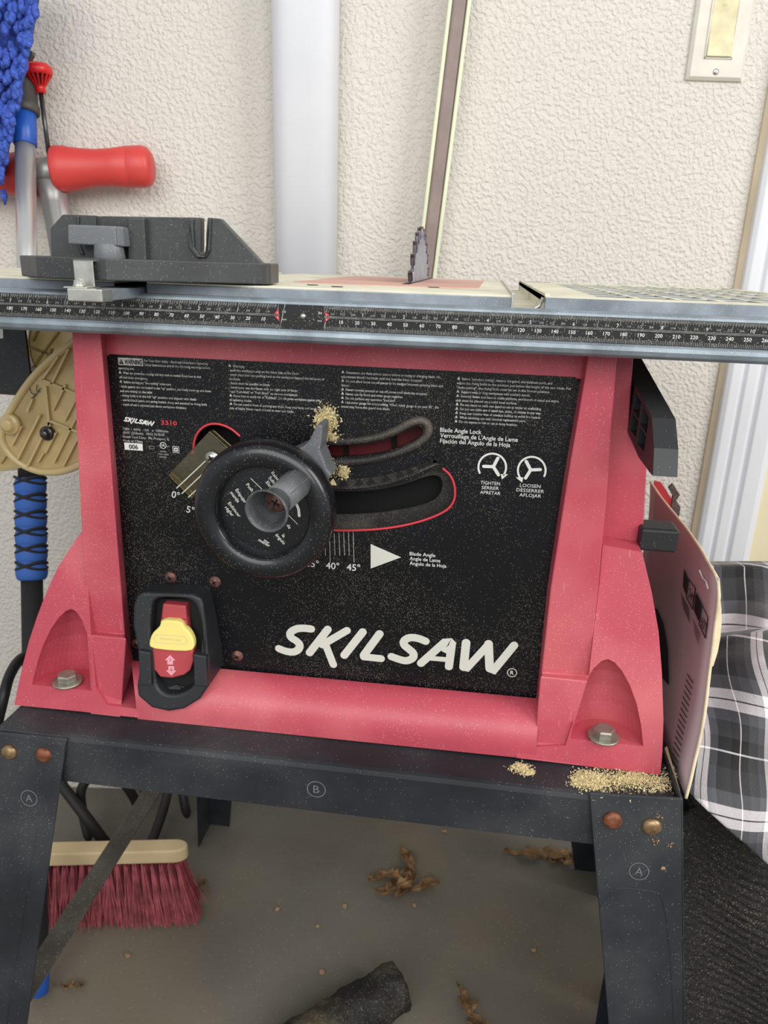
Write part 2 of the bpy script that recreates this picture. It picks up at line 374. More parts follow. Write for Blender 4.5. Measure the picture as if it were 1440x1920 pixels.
# fluted door casing
b = MB(); w = .083
prof = [(0, 0), (0, .014), (.006, .018), (.018, .018), (.022, .013), (.027, .018), (.040, .019), (.046, .013), (.051, .019), (.070, .021), (.078, .018), (w, .012), (w, 0)]
b.prism([W(a_trim+x, o, 0) for x, o in prof], UP*2.5, 'trim'); struct(b.build('trim_1', bevel=.0012), 'white fluted door casing at the right end of the wall')
b = MB(); b.prism([W(a_trim-.007, 0, 0), W(a_trim-.007, .004, 0), W(a_trim, .007, 0), W(a_trim, 0, 0)], UP*2.5, 'caulk'); struct(b.build('trim_2'), 'beige caulk bead between wall and door casing')
b = MB(); b.prism([W(a_trim+w, .004, 0), W(a_trim+w+.9, .004, 0), W(a_trim+w+.9, .004, 2.5), W(a_trim+w, .004, 2.5)], WN*.06, 'cream'); struct(b.build('door_1'), 'cream painted door beside the white casing')

# ---- wall switch
c0 = Pw(1282, 150); c1 = Pw(1390, 156); zb = (c0.z+c1.z)/2; am = (wa(c0)+wa(c1))/2
sw = thing('light_switch', 'ivory rocker light switch and cover plate high on the textured wall beside the door casing', 'light switch', W(am, 0, zb))
def wb(b, a0, a1, o0, o1, z0, z1, m): b.prism([W(a0, o0, z0), W(a1, o0, z0), W(a1, o0, z1), W(a0, o0, z1)], -WN*(o1-o0), m)
b = MB(); b2 = MB(); hw = .0353; H = .114
rows = []
for inset, o in ((0, .0005), (.0005, .003), (.004, .006), (.018, .0062)):
    rows.append([W(am-hw+inset, o, zb+inset), W(am+hw-inset, o, zb+inset), W(am+hw-inset, o, zb+H-inset), W(am-hw+inset, o, zb+H-inset)])
b.grid(rows, 'plate', smooth=False, closed=True); b.face(rows[-1], 'plate'); b.build('cover_plate', sw, weld=True)
b = MB(); hx = .0172; z0 = zb+.0235; z1 = z0+.067
for q in ((am-hx, am-hx+.0018, z0, z1), (am+hx-.0018, am+hx, z0, z1), (am-hx, am+hx, z0, z0+.0018), (am-hx, am+hx, z1-.0018, z1)): wb(b, q[0], q[1], .0055, .0075, q[2], q[3], 'plate')
b.build('bezel', sw)
b = MB(); b.prism([W(am-hx+.002, .005, z0+.002), W(am-hx+.002, .0105, z0+.002), W(am-hx+.002, .0072, z0+.033), W(am-hx+.002, .0078, z1-.002), W(am-hx+.002, .005, z1-.002)], WX*(2*hx-.004), 'rocker'); r_ = b.build('rocker', sw, bevel=.0006)
b = MB(); b.text('LEV', W(am-.004, .0082, z1-.011), WX, UP, .003, 'caulk'); b.build('rocker_print', r_)
b = MB(); p = W(am, .006, zb+.0095); b.lathe(p, -WN, [(-.002, .0037), (.0004, .0037), (.0012, .002), (.0013, 0)], 'steel', 20); s1 = b.build('screw', sw)
b = MB(); b.obox(p-WN*.0012, (WX*.8+UP*.6)*.0032, WN*.0003, (UP*.8-WX*.6)*.0004, 'iron'); b.build('slot', s1)

# ---- white downpipe cover
a0 = wa(Pw(517, 250)); a1 = wa(Pw(637, 250)); am = (a0+a1)/2; hw = (a1-a0)/2
b = MB(); pr = []
for k in range(25):
    t = PI*k/24; cx = math.copysign(abs(math.cos(t))**.55, math.cos(t)); pr.append((am-hw*.985*cx, .004+.052*abs(math.sin(t))**.45))
b.prism([W(x, o, .30) for x, o in pr], UP*2.25, 'pipe', smooth=True); tag(b.build('wall_pipe'), 'wide white glossy vertical pipe running up the wall behind the saw', 'pipe')

# ---- leaning board with pale green edges
z_t, z_b = 1.30, .02
def lean(u0_, u1_, v): return wa(Pw(u0_, v)), wa(Pw(u1_, v))
pT = Pw(862, 0, .03); pB = Pw(809, 430, .03); d = (pT-pB); dirn = d.normalized(); pB0 = pB - d*((pB.z-.01)/d.z)
top = pT + d*.45; bot = pB0
ld = thing('wood_pole', 'tall brownish board with pale green edges leaning against the wall behind the saw blade', 'board', bot)
ax = (WX - dirn*WX.dot(dirn)).normalized(); ay = dirn.cross(ax)
L_ = (top-bot).length; mid = (top+bot)/2
b = MB(); b.obox(mid, ax*.0088, ay*.007, dirn*L_/2, 'brownpole'); b.build('board', ld, bevel=.004, seg=3)
for sgn in (-1, 1):
    b = MB(); b.obox(mid+ax*sgn*.0112, ax*.0024, ay*.008, dirn*L_/2, 'greenedge'); b.build('edge_strip', ld, bevel=.0012)

# ---- mop standing upside down
foot = V((-.386, .154, .008)); top = Pw(47, 262, .06); dm = (top-foot).normalized()
mp = thing('mop', 'chenille mop standing upside down in the left corner, blue pad up, blue foam grip down', 'mop', foot)
def ml(z): return foot + (top-foot)*((z-foot.z)/(top.z-foot.z))
zG1 = 0.596; 
def zat(v):   # height on the mop line that projects to image row v
    lo, hi = 0., 1.3
    for _ in range(40):
        mid_ = (lo+hi)/2; q = ml(mid_)-CP; vv = 960-F*q.dot(CU)/q.dot(fw)
        if vv > v: lo = mid_
        else: hi = mid_
    return lo
zg0, zg1 = zat(1087), zat(896)
b = MB(); b.cyl(ml(.02), ml(zg0), .0125, 'foamblack'); b.cyl(ml(zg1), ml(zat(700)), .0138, 'foamblack'); b.build('black_sleeve', mp)
b = MB(); b.lathe(foot, dm, [(0, .006), (.004, .012), (.03, .0135), (.035, .012)], 'blue'); b.build('end_cap', mp)['label'] = 'blue end cap touching the floor'
b = MB(); prof = []; n = 6; Lg = (ml(zg1)-ml(zg0)).length
for k in range(n):
    for t in (0, .12, .3, .5, .7, .88, 1): prof.append((Lg*(k+t)/n, .0150+.0034*math.sin(PI*t)**.5))
b.lathe(ml(zg0), dm, prof, 'foamblue'); g_ = b.build('foam_grip', mp); g_['label'] = 'blue foam grip with black crossing grooves'
side = WX - dm*WX.dot(dm); side.normalize(); fr = side.cross(dm); fr = -fr if fr.dot(fw) > 0 else fr
b = MB()
for k in range(1, n+1):
    for s in (-1, 1):
        pts = []
        for j in range(25):
            t = -PI*.62+1.24*PI*j/24; h = Lg*(k-.16)/n + s*.0045*math.sin(t*1.3)
            pts.append(ml(zg0)+dm*h+(side*math.sin(t)+fr*math.cos(t))*.0174)
        b.tube(pts, .0019, 'foamblack', 6)
b.build('groove', g_)
zb_ = zat(270); b = MB(); b.cyl(ml(zat(760)), ml(zb_), .0117, 'aluminium', 32); b.build('handle', mp)['label'] = 'silver aluminium tube'
b = MB(); b.lathe(ml(zb_)-dm*.002, dm, [(0, .0125), (.001, .0135), (.042, .0135), (.043, .012)], 'blue'); b.build('collar', mp)['label'] = 'blue plastic collar'
pc = ml(zb_)+dm*.036
b = MB(); b.lathe(pc, dm, [(0, .0150), (.002, .0172), (.010, .0172), (.012, .0155), (.028, .0150), (.055, .0125), (.075, .0095), (.085, .003)], 'greyplastic', 32); b.build('socket', mp)['label'] = 'dark grey swivel socket'
# frame: an inclined flat strip, mop pad in front of it
fa = Pw(-40, -120, .06); fb = Pw(6, 300, .07)
def strip_at(u, v): return Pw(u, v, .06)
edge = [(84, -80), (68, 0), (58, 60), (48, 110), (38, 160), (24, 225), (12, 280), (4, 330)]
b = MB(); pts = [Pw(u-14, v, .062) for u, v in edge]+[Pw(u+1, v, .062) for u, v in edge][::-1]
b.prism(pts, WN*.006, 'greyplastic'); b.prism([Pw(u, v, .063) for u, v in ((46, 92), (60, 96), (60, 104), (54, 112), (40, 108))], WN*.008, 'greyplastic')
b.build('pad_frame', mp)
b = MB()
pts = [Pw(u-5, v, .075) for u, v in edge]+[Pw(u, v, .075) for u, v in ((-30, 320), (-30, -80))]
b.prism(pts, WN*.012, 'chenille')
random.seed(3)
for k in range(190):
    v = -70+k/190*400; 
    e = edge[0][0]
    for (ua, va), (ub, vb) in zip(edge, edge[1:]):
        if va <= v <= vb: e = ua+(ub-ua)*(v-va)/(vb-va)
    if v > 330: continue
    u = e-2-random.random()*(e+22) if random.random() < .62 else e-3
    if u < -30: continue
    o = .078+random.random()*.008
    p0 = Pw(u, v-8, o); p1 = p0 - UP*(.011+.008*random.random()) - WN*.011 + WX*random.uniform(-.004, .006)
    L2 = [p0+(p1-p0)*(j/5)+WN*0 for j in range(6)]
    b.tube(L2, [.0022, .0038, .0044, .0044, .0038, .0018], 'chenille', 8)
for u, v in ((-6, 355), (6, 395)):
    p0 = Pw(u, v-40, .07); b.tube([p0, p0-UP*.008, p0-UP*.018], [.003, .0042, .001], 'chenille', 8)
o_ = b.build('chenille_pad', mp); o_['kind'] = 'stuff'; o_['label'] = 'blue chenille noodles of the mop pad'

# ---- tool with red T handle
th = thing('hand_pump', 'grey upright tool with red T handle and red-knobbed rod behind the mitre gauge', 'tool', V((-.36, .47, 0)))
OF = .036
a_ = Pw(102, 318, OF); c_ = Pw(286, 312, OF); dr = (c_-a_).normalized(); Lh = (c_-a_).length; k_ = Lh/184
prof = [(0, 34), (2, 40), (6, 42), (20, 41), (50, 36), (80, 33), (110, 34), (140, 37), (141, 36.3), (143, 37), (168, 37), (178, 33), (184, 24), (185, 0)]
def grip(o, d, pr, nm):
    b = MB(); b.lathe(o, d, [(h*k_, r*k_*.98) for h, r in pr], 'redgrip', 40, flat=.8, ref=UP); return b.build(nm, th)
grip(a_, dr, prof, 'grip')
a2 = Pw(66, 326, OF); grip(a2, -dr, prof, 'grip')
b = MB(); b.cyl(a2-dr*.004, a_+dr*.01, .0165, 'greymetal', 32)
j = Pw(92, 330, OF); dn = (Pw(122, 520, OF)-j).normalized()
b.tube([j+dn*.005, j+dn*.03, j+dn*.07, j+dn*.14], [.019, .0145, .0135, .0135], 'greymetal', 28); b.build('tee_joint', th)
b = MB(); q0 = j+dn*.10; q1 = Pz(150, 640, .0) if False else None
e_ = q0 + dn*((q0.z-.01)/(-dn.z)); b.cyl(q0, e_, .0125, 'aluminium', 28); b.cyl(j+dn*.02+WX*.011, j+dn*.12+WX*.012, .0085, 'aluminium', 20); b.build('upright_tube', th)
k0 = Pw(94, 305, OF+.004); k1 = Pw(76, 170, OF+.004); rd = (k1-k0).normalized()
b = MB(); b.cyl(k0, k1, .0028, 'darkrod', 16); b.build('rod', th)
b = MB(); mm = .9/1400*1.02
b.lathe(k1-rd*.003, rd, [(0, .0064), (.006, .0062), (.010, .0060)], 'redknob', 24)
b.lathe(k1+rd*.0165, rd, [(0, .0155), (.004, .0172), (.009, .0165), (.0125, .012), (.0135, 0)], 'redknob', 40)
b.lathe(k1+rd*.005, rd, [(0, .0055), (.006, .009), (.0125, .0125)], 'dark', 24)
for q in range(16):
    t = 2*PI*q/16; x = rd.orthogonal().normalized(); y = rd.cross(x); rr = x*math.cos(t)+y*math.sin(t); tt = rd.cross(rr)
    b.prism([k1+rd*.004+rr*.004, k1+rd*.004+rr*.0065, k1+rd*.0175+rr*.0165, k1+rd*.0175+rr*.010], tt*.0016, 'redknob')
b.build('red_knob', th)
# ================================================================== TABLE SAW
saw = thing('table_saw', 'red and black portable table saw with grey metal table on the black stand', 'table saw', V((0, .2, SZ)))
YP = .045; YF = .030
AX = V((1, 0, 0)); AZ = V((0, 0, 1))
# ---- table top and wing
xE = Py(272, 545, .012).x; SL0, SL1 = xE-.0205, xE+.0012
b = MB()
for xa_, xb_ in ((-.34, SL0), (SL1, .114)): b.box(xa_, xb_, .012, .43, T-.008, T, 'tabletop'); b.box(xa_, xb_, .0115, .43, T-.0108, T-.0012, 'alu')
b.box(SL0-.002, SL1+.002, .0118, .43, T-.0118, T-.0106, 'alu')
tt = b.build('tabletop', saw, bevel=.0012)
b = MB()
for z0 in (T-.022,): b.box(-.34, .1135, .02, .42, z0, T-.010, 'alu'); b.box(.165, .352, .04, .41, z0-.006, z0-.004, 'iron')
b.build('table_underside', saw)
b = MB(); b.box(.1135, .1150, .0108, .43, T-.012, T+.0012, 'steel'); b.build('edge_lip', tt, bevel=.0005)
b = MB(); xa, xb = .134, .365
b.box(xa, xb, .0115, .016, T-.0115, T-.0005, 'alu')
b.box(xa, xb, .012, .038, T-.004, T, 'tabletop'); b.box(xa, .168, .038, .43, T-.004, T, 'tabletop'); b.box(.350, xb, .038, .43, T-.004, T, 'tabletop'); b.box(xa, xb, .415, .43, T-.004, T, 'tabletop')
for k in range(1, 7): x = .168+k*.0262; b.box(x-.0019, x+.0019, .036, .418, T-.004, T-.0006, 'alu'); b.box(x-.0018, x+.0018, .036, .418, T-.0006, T-.0001, 'tabletop')
for k in range(1, 10): y = .038+k*.0377; b.box(.166, .352, y-.0019, y+.0019, T-.0060, T-.0006, 'alu'); b.box(.166, .352, y-.0018, y+.0018, T-.0006, T-.0002, 'tabletop')
b.box(xa, .137, .02, .43, T-.014, T+.0014, 'tabletop')
wg = b.build('extension_wing', saw, bevel=.0006); wg['label'] = 'perforated grid extension of the table'
b = MB(); b.box(.1145, .135, .012, .43, T-.0125, T-.0095, 'tabletop'); b.tube([(.131, .013, T-.0105), (.126, .014, T-.009), (.131, .017, T-.006), (.133, .018, T-.001)], .0012, 'steel', 8); b.build('slide_channel', saw)
b = MB()
b.prism([Pz(602, 526, T), (-.045, .10, T), (.035, .095, T), (.112-.02, .110, T), (.095, .38, T), (-.045, .38, T)][1:], (0, 0, .0006), 'throat'); thp = b.build('throat_plate', saw); thp['label'] = 'pinkish insert around the blade'
b = MB(); b.box(.0325, .0385, .135, .40, T+.0003, T+.0008, 'dark'); b.build('blade_slot', thp)
for x, y in ((-.02, .055), (.0, .04), (.06, .10), (-.07, .06)):
    b = MB(); b.lathe((x, y, T+.0002), AZ, [(0, .004), (.0003, .004)], 'tooth', 16); b.build('table_screw', tt)
# ---- blade
b = MB(); pts = []; nT = 40; cy, cz, R_ = .257, T-.080, .127
for k in range(nT):
    t = 2*PI*k/nT; s = 2*PI/nT
    for dt, r in ((0, R_), (.10, R_), (.20, R_-.014), (.34, R_-.016), (.60, R_-.0045), (.93, R_-.002)):
        pts.append(V((.0345, cy-math.sin(t+dt*s)*r, cz+math.cos(t+dt*s)*r)))
b.prism(pts, (.0022, 0, 0), 'blade'); bl = b.build('blade', saw)
b = MB()
for k in range(nT):
    t = 2*PI*(k+.05)/nT; rad = V((0, -math.sin(t), math.cos(t))); tan = V((0, -math.cos(t), -math.sin(t)))
    b.obox(V((.0356, cy, cz))+rad*(R_-.004), (.0018, 0, 0), tan*.0012, rad*.0048, 'tooth')
b.build('carbide_teeth', bl)
# ---- front rail with scale
b = MB(); x0, x1 = -.36, .42
prof = [(.012, .853), (.003, .8530), (.0012, .8518), (.0006, .8502), (.0006, .8350), (-.0005, .8335), (-.0010, .8312), (-.0002, .8285), (.002, .8268), (.006, .8262), (.010, .8275), (.012, .830)]
b.prism([V((x0, y, z)) for y, z in prof], (x1-x0, 0, 0), 'rail')
rl = b.build('front_rail', saw, bevel=.0004); rl['label'] = 'grey metal front rail'
ZT, ZB = .8500, .8352; y0 = .0002
b = MB(); b.box(x0, x1, y0-.0002, y0+.0004, ZB, ZT, 'strip')
eps = y0-.0006
def q(x, z, w, h, m='txt', sl=0): b.face([(x-w/2, eps, z), (x+w/2, eps, z), (x+w/2+sl*h, eps, z+h), (x-w/2+sl*h, eps, z+h)], m)
XL, XR = -.0285, 0.0
for sd, X0 in ((1, XR), (-1, XL)):
    n = 400 if sd > 0 else 320
    sl = .25 if sd < 0 else 0
    for k in range(n):
        h = .0036 if k % 10 == 0 else (.0030 if k % 5 == 0 else .0022)
        q(X0+sd*k*.001, ZB+.0003, .0002, h, sl=sl)
    for k in range(int(n/25.4*32)):
        h = .0042 if k % 32 == 0 else (.0034 if k % 16 == 0 else (.0030 if k % 8 == 0 else (.0022 if k % 2 == 0 else .0016)))
        q(X0+sd*k*.0254/32-(sl*.006), ZT-.0002-h, .0002, h, sl=sl)
    for k in range(10, n, 10):
        b.text(str(k), (X0+sd*k*.001-(.001 if sd < 0 else 0)+.0006, eps, ZB+.0044), AX, AZ, .0030, 'white', align='CENTER', bold=.01, shear=.3 if sd < 0 else 0)
    kk = int(n/25.4*4)
    for k in range(1, kk):
        x = X0+sd*k*.0254/4
        if k % 4 == 0: b.text(str(k//4), (x-.0014, eps, ZB+.0092), AX, AZ, .0030, 'white', align='CENTER', shear=.3 if sd < 0 else 0)
        else: b.text({1: '1/4', 2: '1/2', 3: '3/4'}[k % 4] if sd > 0 else {3: '3/4', 2: '1/2', 1: '1/4'}[k % 4], (x-.0012, eps, ZB+.0094), AX, AZ, .0020 if k % 2 else .0024, 'txt', align='CENTER', shear=.3 if sd < 0 else 0)
    xe = X0+sd*n*.001
    for zz in (ZB+.0084, ZB+.0077): b.face([(min(X0, xe), eps, zz), (max(X0, xe), eps, zz), (max(X0, xe), eps, zz+.00018), (min(X0, xe), eps, zz+.00018)], 'txt')
    q(X0, ZB, .0004, ZT-ZB, sl=.25 if sd < 0 else .12)
    b.face([(X0+sd*.0003, eps, ZB+.0088), (X0+sd*.0034, eps, ZB+.0088), (X0+sd*.0006, eps, ZB+.0122)], 'prtred')
    b.face([(X0+sd*.0003, eps, ZB+.0076), (X0+sd*.0034, eps, ZB+.0076), (X0-sd*.0000, eps, ZB+.0044)], 'prtred')
    for zz in (ZB+.0091, ZB+.0060): b.text('0', (X0+sd*.0012, eps-.0001, zz), AX, AZ, .0016, 'white', align='CENTER')
for x, al in ((XL+.0018, 'LEFT'), (XR-.0016, 'RIGHT')):
    b.text('IN', (x, eps, ZB+.0096), AX, AZ, .0022, 'white', align=al, shear=.2); b.text('mm', (x, eps, ZB+.0052), AX, AZ, .0018, 'txt', align=al, bold=.02)
b.build('scale_strip', rl, recalc=False)['label'] = 'black inch and millimetre scale'
b = MB(); p = Py(568, 593, 0); b.lathe(p, (0, -1, 0), [(0, .0019), (.0006, .0018), (.0014, .001), (.0016, 0)], 'steel', 20); b.build('rail_rivet', rl)
# ---- housing
b = MB()
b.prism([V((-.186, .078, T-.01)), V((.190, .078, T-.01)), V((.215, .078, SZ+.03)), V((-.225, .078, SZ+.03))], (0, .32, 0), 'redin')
b.prism(pxy([(150, 600), (1195, 640), (1110, 700), (160, 690)], .0455), (0, .034, 0), 'red')
# header
b.prism(pxy([(186, 600), (1108, 640), (1092, 712), (192, 672)], YP-.0006), (0, .002, 0), 'red')
# recessed right cheek
Yc = .062
b.prism(pxy([(1140, 640), (1190, 640), (1188, 664), (1179, 800), (1178, 812)], Yc) + pxy([(1195, 820), (1213, 877), (1204, 1034), (1100, 1025)], Yc), (0, .30, 0), 'red')
# left pillar
def quad(a, m='red'): b.face(a, m)
A, B_, C_, D = pxy([(133, 600), (187, 605), (234, 1190), (163, 1184)], YF)
B2, C2 = pxy([(196, 605), (247, 1214)], YP)
quad([A, B_, C_, D]); quad([B_, B2, C2, C_]); bk = V((-.004, .06, 0)); quad([A, D, D+bk, A+bk])
E0, E1 = pxy([(164, 1190), (236, 1197)], YF-.007)
G0, G1 = pxy([(170, 1294), (228, 1314)], YF-.012)
H0, H1 = pxy([(170, 1338), (225, 1344)], .0125)
quad([D, C_, E1, E0]); quad([E0, E1, G1, G0]); quad([G0, G1, H1, H0])
I1 = Py(252, 1242, YP); quad([C_, C2, I1, E1]); quad([E1, I1, G1])
# right pillar: front face, inner bevel
Lf = [(1107, 640), (1098, 700), (1064, 900), (1033, 1100), (1015, 1262)]; Rf = [(1158, 645), (1152, 740), (1140, 900), (1123, 1095), (1104, 1270)]
Li = [(1101, 640), (1089, 706), (1056, 900), (1026, 1100), (1006, 1300)]
fa, fb_, fc = pxy(Lf, YF), pxy(Rf, YF), pxy(Li, YP)
b.grid([fc, fa], 'red', smooth=False); b.grid([fa, fb_], 'red', smooth=False); b.grid([fb_, [p+V((.002, .05, 0)) for p in fb_]], 'red', smooth=False)
E0, E1 = pxy([(1013, 1268), (1101, 1277)], YF-.006); G0, G1 = pxy([(1002, 1392), (1064, 1396)], YF-.013); H0, H1 = pxy([(1000, 1424), (1085, 1434)], .0122)
quad([fa[-1], fb_[-1], E1, E0]); quad([E0, E1, G1, G0]); quad([G0, G1, H1, H0]); quad([fc[-1], fa[-1], E0, G0])
# lower roll
rows = []; nU = 24
for k in range(13):
    t = k/12; yy = YP-.004-(.028*math.sin(min(1, t*1.15)*PI/2)**.75); yy = max(yy, .0128); row = []
    for j in range(nU+1):
        s = j/nU; u = (246+(1012-246)*s)*(1-t)+(258+(1004-258)*s)*t
        vt = 1238+(1310-1238)*s; vb = 1348+(1424-1348)*s; row.append(Py(u, vt+(vb-vt)*t, yy))
    rows.append(row)
b.grid(rows, 'red')
hs = b.build('housing', saw, recalc=True, bevel=.0012, weld=True); hs['label'] = 'faded red plastic housing'
# mounting feet with bolt pockets
pl, nl = tilt(SZ, .012, SZ+.16, .040)
def PF(u, v): return PT(u, v, pl, nl)
def foot_(poly, apex, e0, e1, bolt, nm='mounting_foot'):
    b = MB(); b.prism([PF(u, v) for u, v in poly], (0, .06, 0), 'red'); o = b.build(nm)
    ap = PF(*apex); c = (PF(*e0)+PF(*e1))/2; hw = (PF(*e1)-PF(*e0)).length/2; zf = c.z
    cb = MB(); n = 40; rows = []
    for t, rr in ((0, 1.0), (.25, .93), (.5, .80), (.72, .60), (.88, .38), (.97, .18), (1.0, .02)):
        cc = c.lerp(ap, t); row = []
        for k in range(n):
            a = 2*PI*k/n; row.append(V((cc.x+math.cos(a)*hw*rr, cc.y+math.sin(a)*.030*rr, zf+(ap.z-zf)*t)))
        rows.append(row)
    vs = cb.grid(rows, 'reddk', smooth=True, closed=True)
    for r in (vs[0], vs[-1]): cb.bm.faces.new(r)
    cb.bm.normal_update(); boolean(o, cb); attach(o, saw)
    for f in o.data.polygons: f.use_smooth = False
    bv = o.modifiers.new('bevel', 'BEVEL'); bv.width = .002; bv.segments = 3; bv.limit_method = 'ANGLE'; bv.angle_limit = math.radians(40)
    # bolt on the ledge
    p = Pz(bolt[0], bolt[1], zf+.001)
    bb = MB(); bb.lathe(p, AZ, [(0, .0112), (.0003, .0116), (.0016, .0115), (.0018, .0108)], 'bolt', 32)
    wsh = bb.build('washer', saw)
    bb = MB(); bb.lathe(p+AZ*.0016, AZ, [(0, .0078), (.0008, .0080), (.0054, .0080), (.0064, .0068), (.0065, 0)], 'bolt', 6, smooth=False); bo = bb.build('bolt', saw, bevel=.0003)
    return o
fl = [(150, 1000), (130, 1030), (108, 1065), (88, 1108), (70, 1155), (55, 1200), (42, 1250), (32, 1295), (27, 1322), (150, 1334), (262, 1346), (262, 1330), (200, 1322), (180, 1290), (170, 1180), (160, 1000)]
f1 = foot_(fl, (134, 1142), (60, 1283), (172, 1296), (127, 1279))
fr_ = [(1204, 1035), (1222, 1110), (1235, 1185), (1241, 1260), (1244, 1350), (1242, 1410), (1238, 1453), (1100, 1437), (968, 1421), (968, 1402), (1060, 1398), (1082, 1330), (1104, 1268), (1124, 1090), (1130, 1022)]
f2 = foot_(fr_, (1140, 1236), (1070, 1384), (1206, 1400), (1131, 1382))
# ---- black front panel with openings
def arcpts(pts, n=3): return chaikin([V((x, y)) for x, y in pts], n)
b = MB(); pan = [(196, 672), (205, 664), (1078, 707), (1089, 718), (1005, 1311), (880, 1300), (750, 1288), (600, 1275), (470, 1262), (400, 1258), (252, 1243), (246, 1214)]
b.prism(pxy(pan, YP-.001), (0, .0028, 0), 'panel'); po = b.build('front_panel')
up_s = chaikin([V((600, 832)), V((640, 836)), V((700, 831)), V((740, 818)), V((772, 801)), V((788, 797)), V((795, 808)), V((788, 820)), V((740, 842)), V((700, 852)), V((640, 856)), V((600, 855))], 2, True)
lo_s = chaikin([V((590, 905)), V((640, 919)), V((700, 917)), V((760, 903)), V((805, 882)), V((828, 876)), V((845, 892)), V((853, 915)), V((850, 942)), V((830, 962)), V((780, 980)), V((720, 991)), V((650, 995)), V((580, 990))], 2, True)
tl_s = chaikin([V((362, 850)), V((365, 818)), V((382, 798)), V((405, 793)), V((432, 802)), V((455, 822)), V((440, 860)), V((390, 880))], 2, True)
for s_ in (up_s, lo_s, tl_s):
    c = MB(); c.prism(pxs([(p.x, p.y) for p in s_], YP, -.02), (0, .04, 0), 'dark'); boolean(po, c)
attach(po, saw); po['label'] = 'black printed front panel'
b = MB(); E1_ = YP-.0016
def pp(u, v): return Py(u, v, E1_)
def stroke(pts, wpx, m, y=None):
    y = E1_ if y is None else y; q3 = [Py(u, v, y) for u, v in pts]; b.ribbon([(p.x, p.z) for p in q3], wpx*.000372, m, (0, y, 0), AX, AZ)
def tri(x, z, s, m): b.face([(x, E1_, z), (x+s, E1_, z), (x+s/2, E1_, z+s)], m)
cols = [((223, 684), 184, (222, 692), (228, 760), [None, None, "operating saw.", "^Wear eye protection, earplugs and dust mask as needed. Know how to shut", "off tool in an emergency.", '^Before starting any "thru-cutting" make sure:', '- blade guards are not locked in the "up" position, can freely move up and down', "and are resting on the table", '- riving knife is in the full "up" position and aligned with blade', "- anti-kickback pawls are spring loaded, sharp and attached to riving knife", "- depth of cut is adjusted just above workpiece thickness"], 79),
 ((428, 688), 192, (428, 688), (429, 767), ["^When ripping:", "- push the workpiece only on the fence side of the blade", "- never place your non-pushing hand on the workpiece beyond the mid-point of", "the blade", "- fence must be parallel to blade", "- bevel cuts: use the fence only on right side of blade", '- use "Push-Stick" or "Push Block" on narrow workpieces', '^Know how to avoid risk of "Kickback". Do not press workpiece against side', "of spinning blade.", "^Do not stand in front of spinning saw blade. Keep your body and hands to either", "side of blade. Never reach around or over saw blade."], 79),
 ((640, 700), 192, (640, 700), (639, 764), ["^Disconnect saw from power source before servicing or changing blade. No", "adjustment should be made until the tool has been stopped.", "^Do not allow loose cut-off pieces to be wedged between spinning blade and", "fence.", "^Never remove jammed or cut-off pieces until blade has stopped.", "^Never use rip fence and miter gauge together.", '^Do not perform any operation "freehand".', '^Use miter gauge for crosscutting. When miter gauge is set past 45°, the', "wood may force the guard into blade."], 74),
 ((856, 712), 205, (857, 712), (851, 792), ['^Before "non-thru cutting", remove the guard, anti-kickback pawls, and', "adjust the riving knife to the position just below the height of the saw blade. For", '"dado-cutting", the riving knife must be set in the lowest position.', "^Support wide or long workpieces with auxiliary stands.", "^Securely fasten tool base to stable platform, workbench or stand and entire", "unit must be placed on a solid level surface.", "^Do not stand on table saw stand or use as ladder or scaffolding", "^Do not use table saw if stand tips, slides, or moves in any way", "^Keep saw interior free of sawdust buildup to avoid fire hazard.", "^When servicing, use only identical replacement parts.", "^Do not expose to rain or use in damp locations."], 83)]
for _, wpx, s0, s1, lines, full in cols:
    lines_ = [l for l in lines]
    first = 2 if lines_[0] is None else 0; n = len(lines_)-first
    a = pp(*s0); z = pp(*s1); wm = wpx*.000372
    for k in range(n):
        t = k/(n-1); p = a.lerp(z, t); tx = lines_[k+first]; x = a.x
        w = wm*len(tx.replace('^', ''))/full
        if tx[0] == '^': tri(x, p.z+.0002, .0021, 'txt'); b.text(tx[1:], (x+.0033, E1_, p.z), AX, AZ, .00245, 'txt', width=w-.0033, bold=.012)
        else: b.text(tx, (x, E1_, p.z), AX, AZ, .00245, 'txt', width=w, bold=.012)
p = pp(222, 684); b.prism([p, p+AX*.0187, p+AX*.0187+AZ*.0052, p+AZ*.0052], (0, -.00008, 0), 'txt')
e2 = V((0, -.0003, 0)); b.text('WARNING', p+e2+AX*.0047+AZ*.0008, AX, AZ, .0048, 'dark', width=.0132, bold=.03)
b.face([p+e2+AX*.0007+AZ*.0006, p+e2+AX*.0044+AZ*.0006, p+e2+AX*.0026+AZ*.0044], 'dark'); b.text('!', p+e2*1.4+AX*.0026+AZ*.0012, AX, AZ, .0028, 'white', align='CENTER')
b.text('For Your Own Safety – Read and Understand Operating', p+AX*.0196+AZ*.0031, AX, AZ, .0026, 'txt', width=.0470, bold=.012)
b.text('Safety Instructions and all the following warnings before', p+AX*.0196+AZ*.0002, AX, AZ, .0026, 'txt', width=.0485, bold=.012)
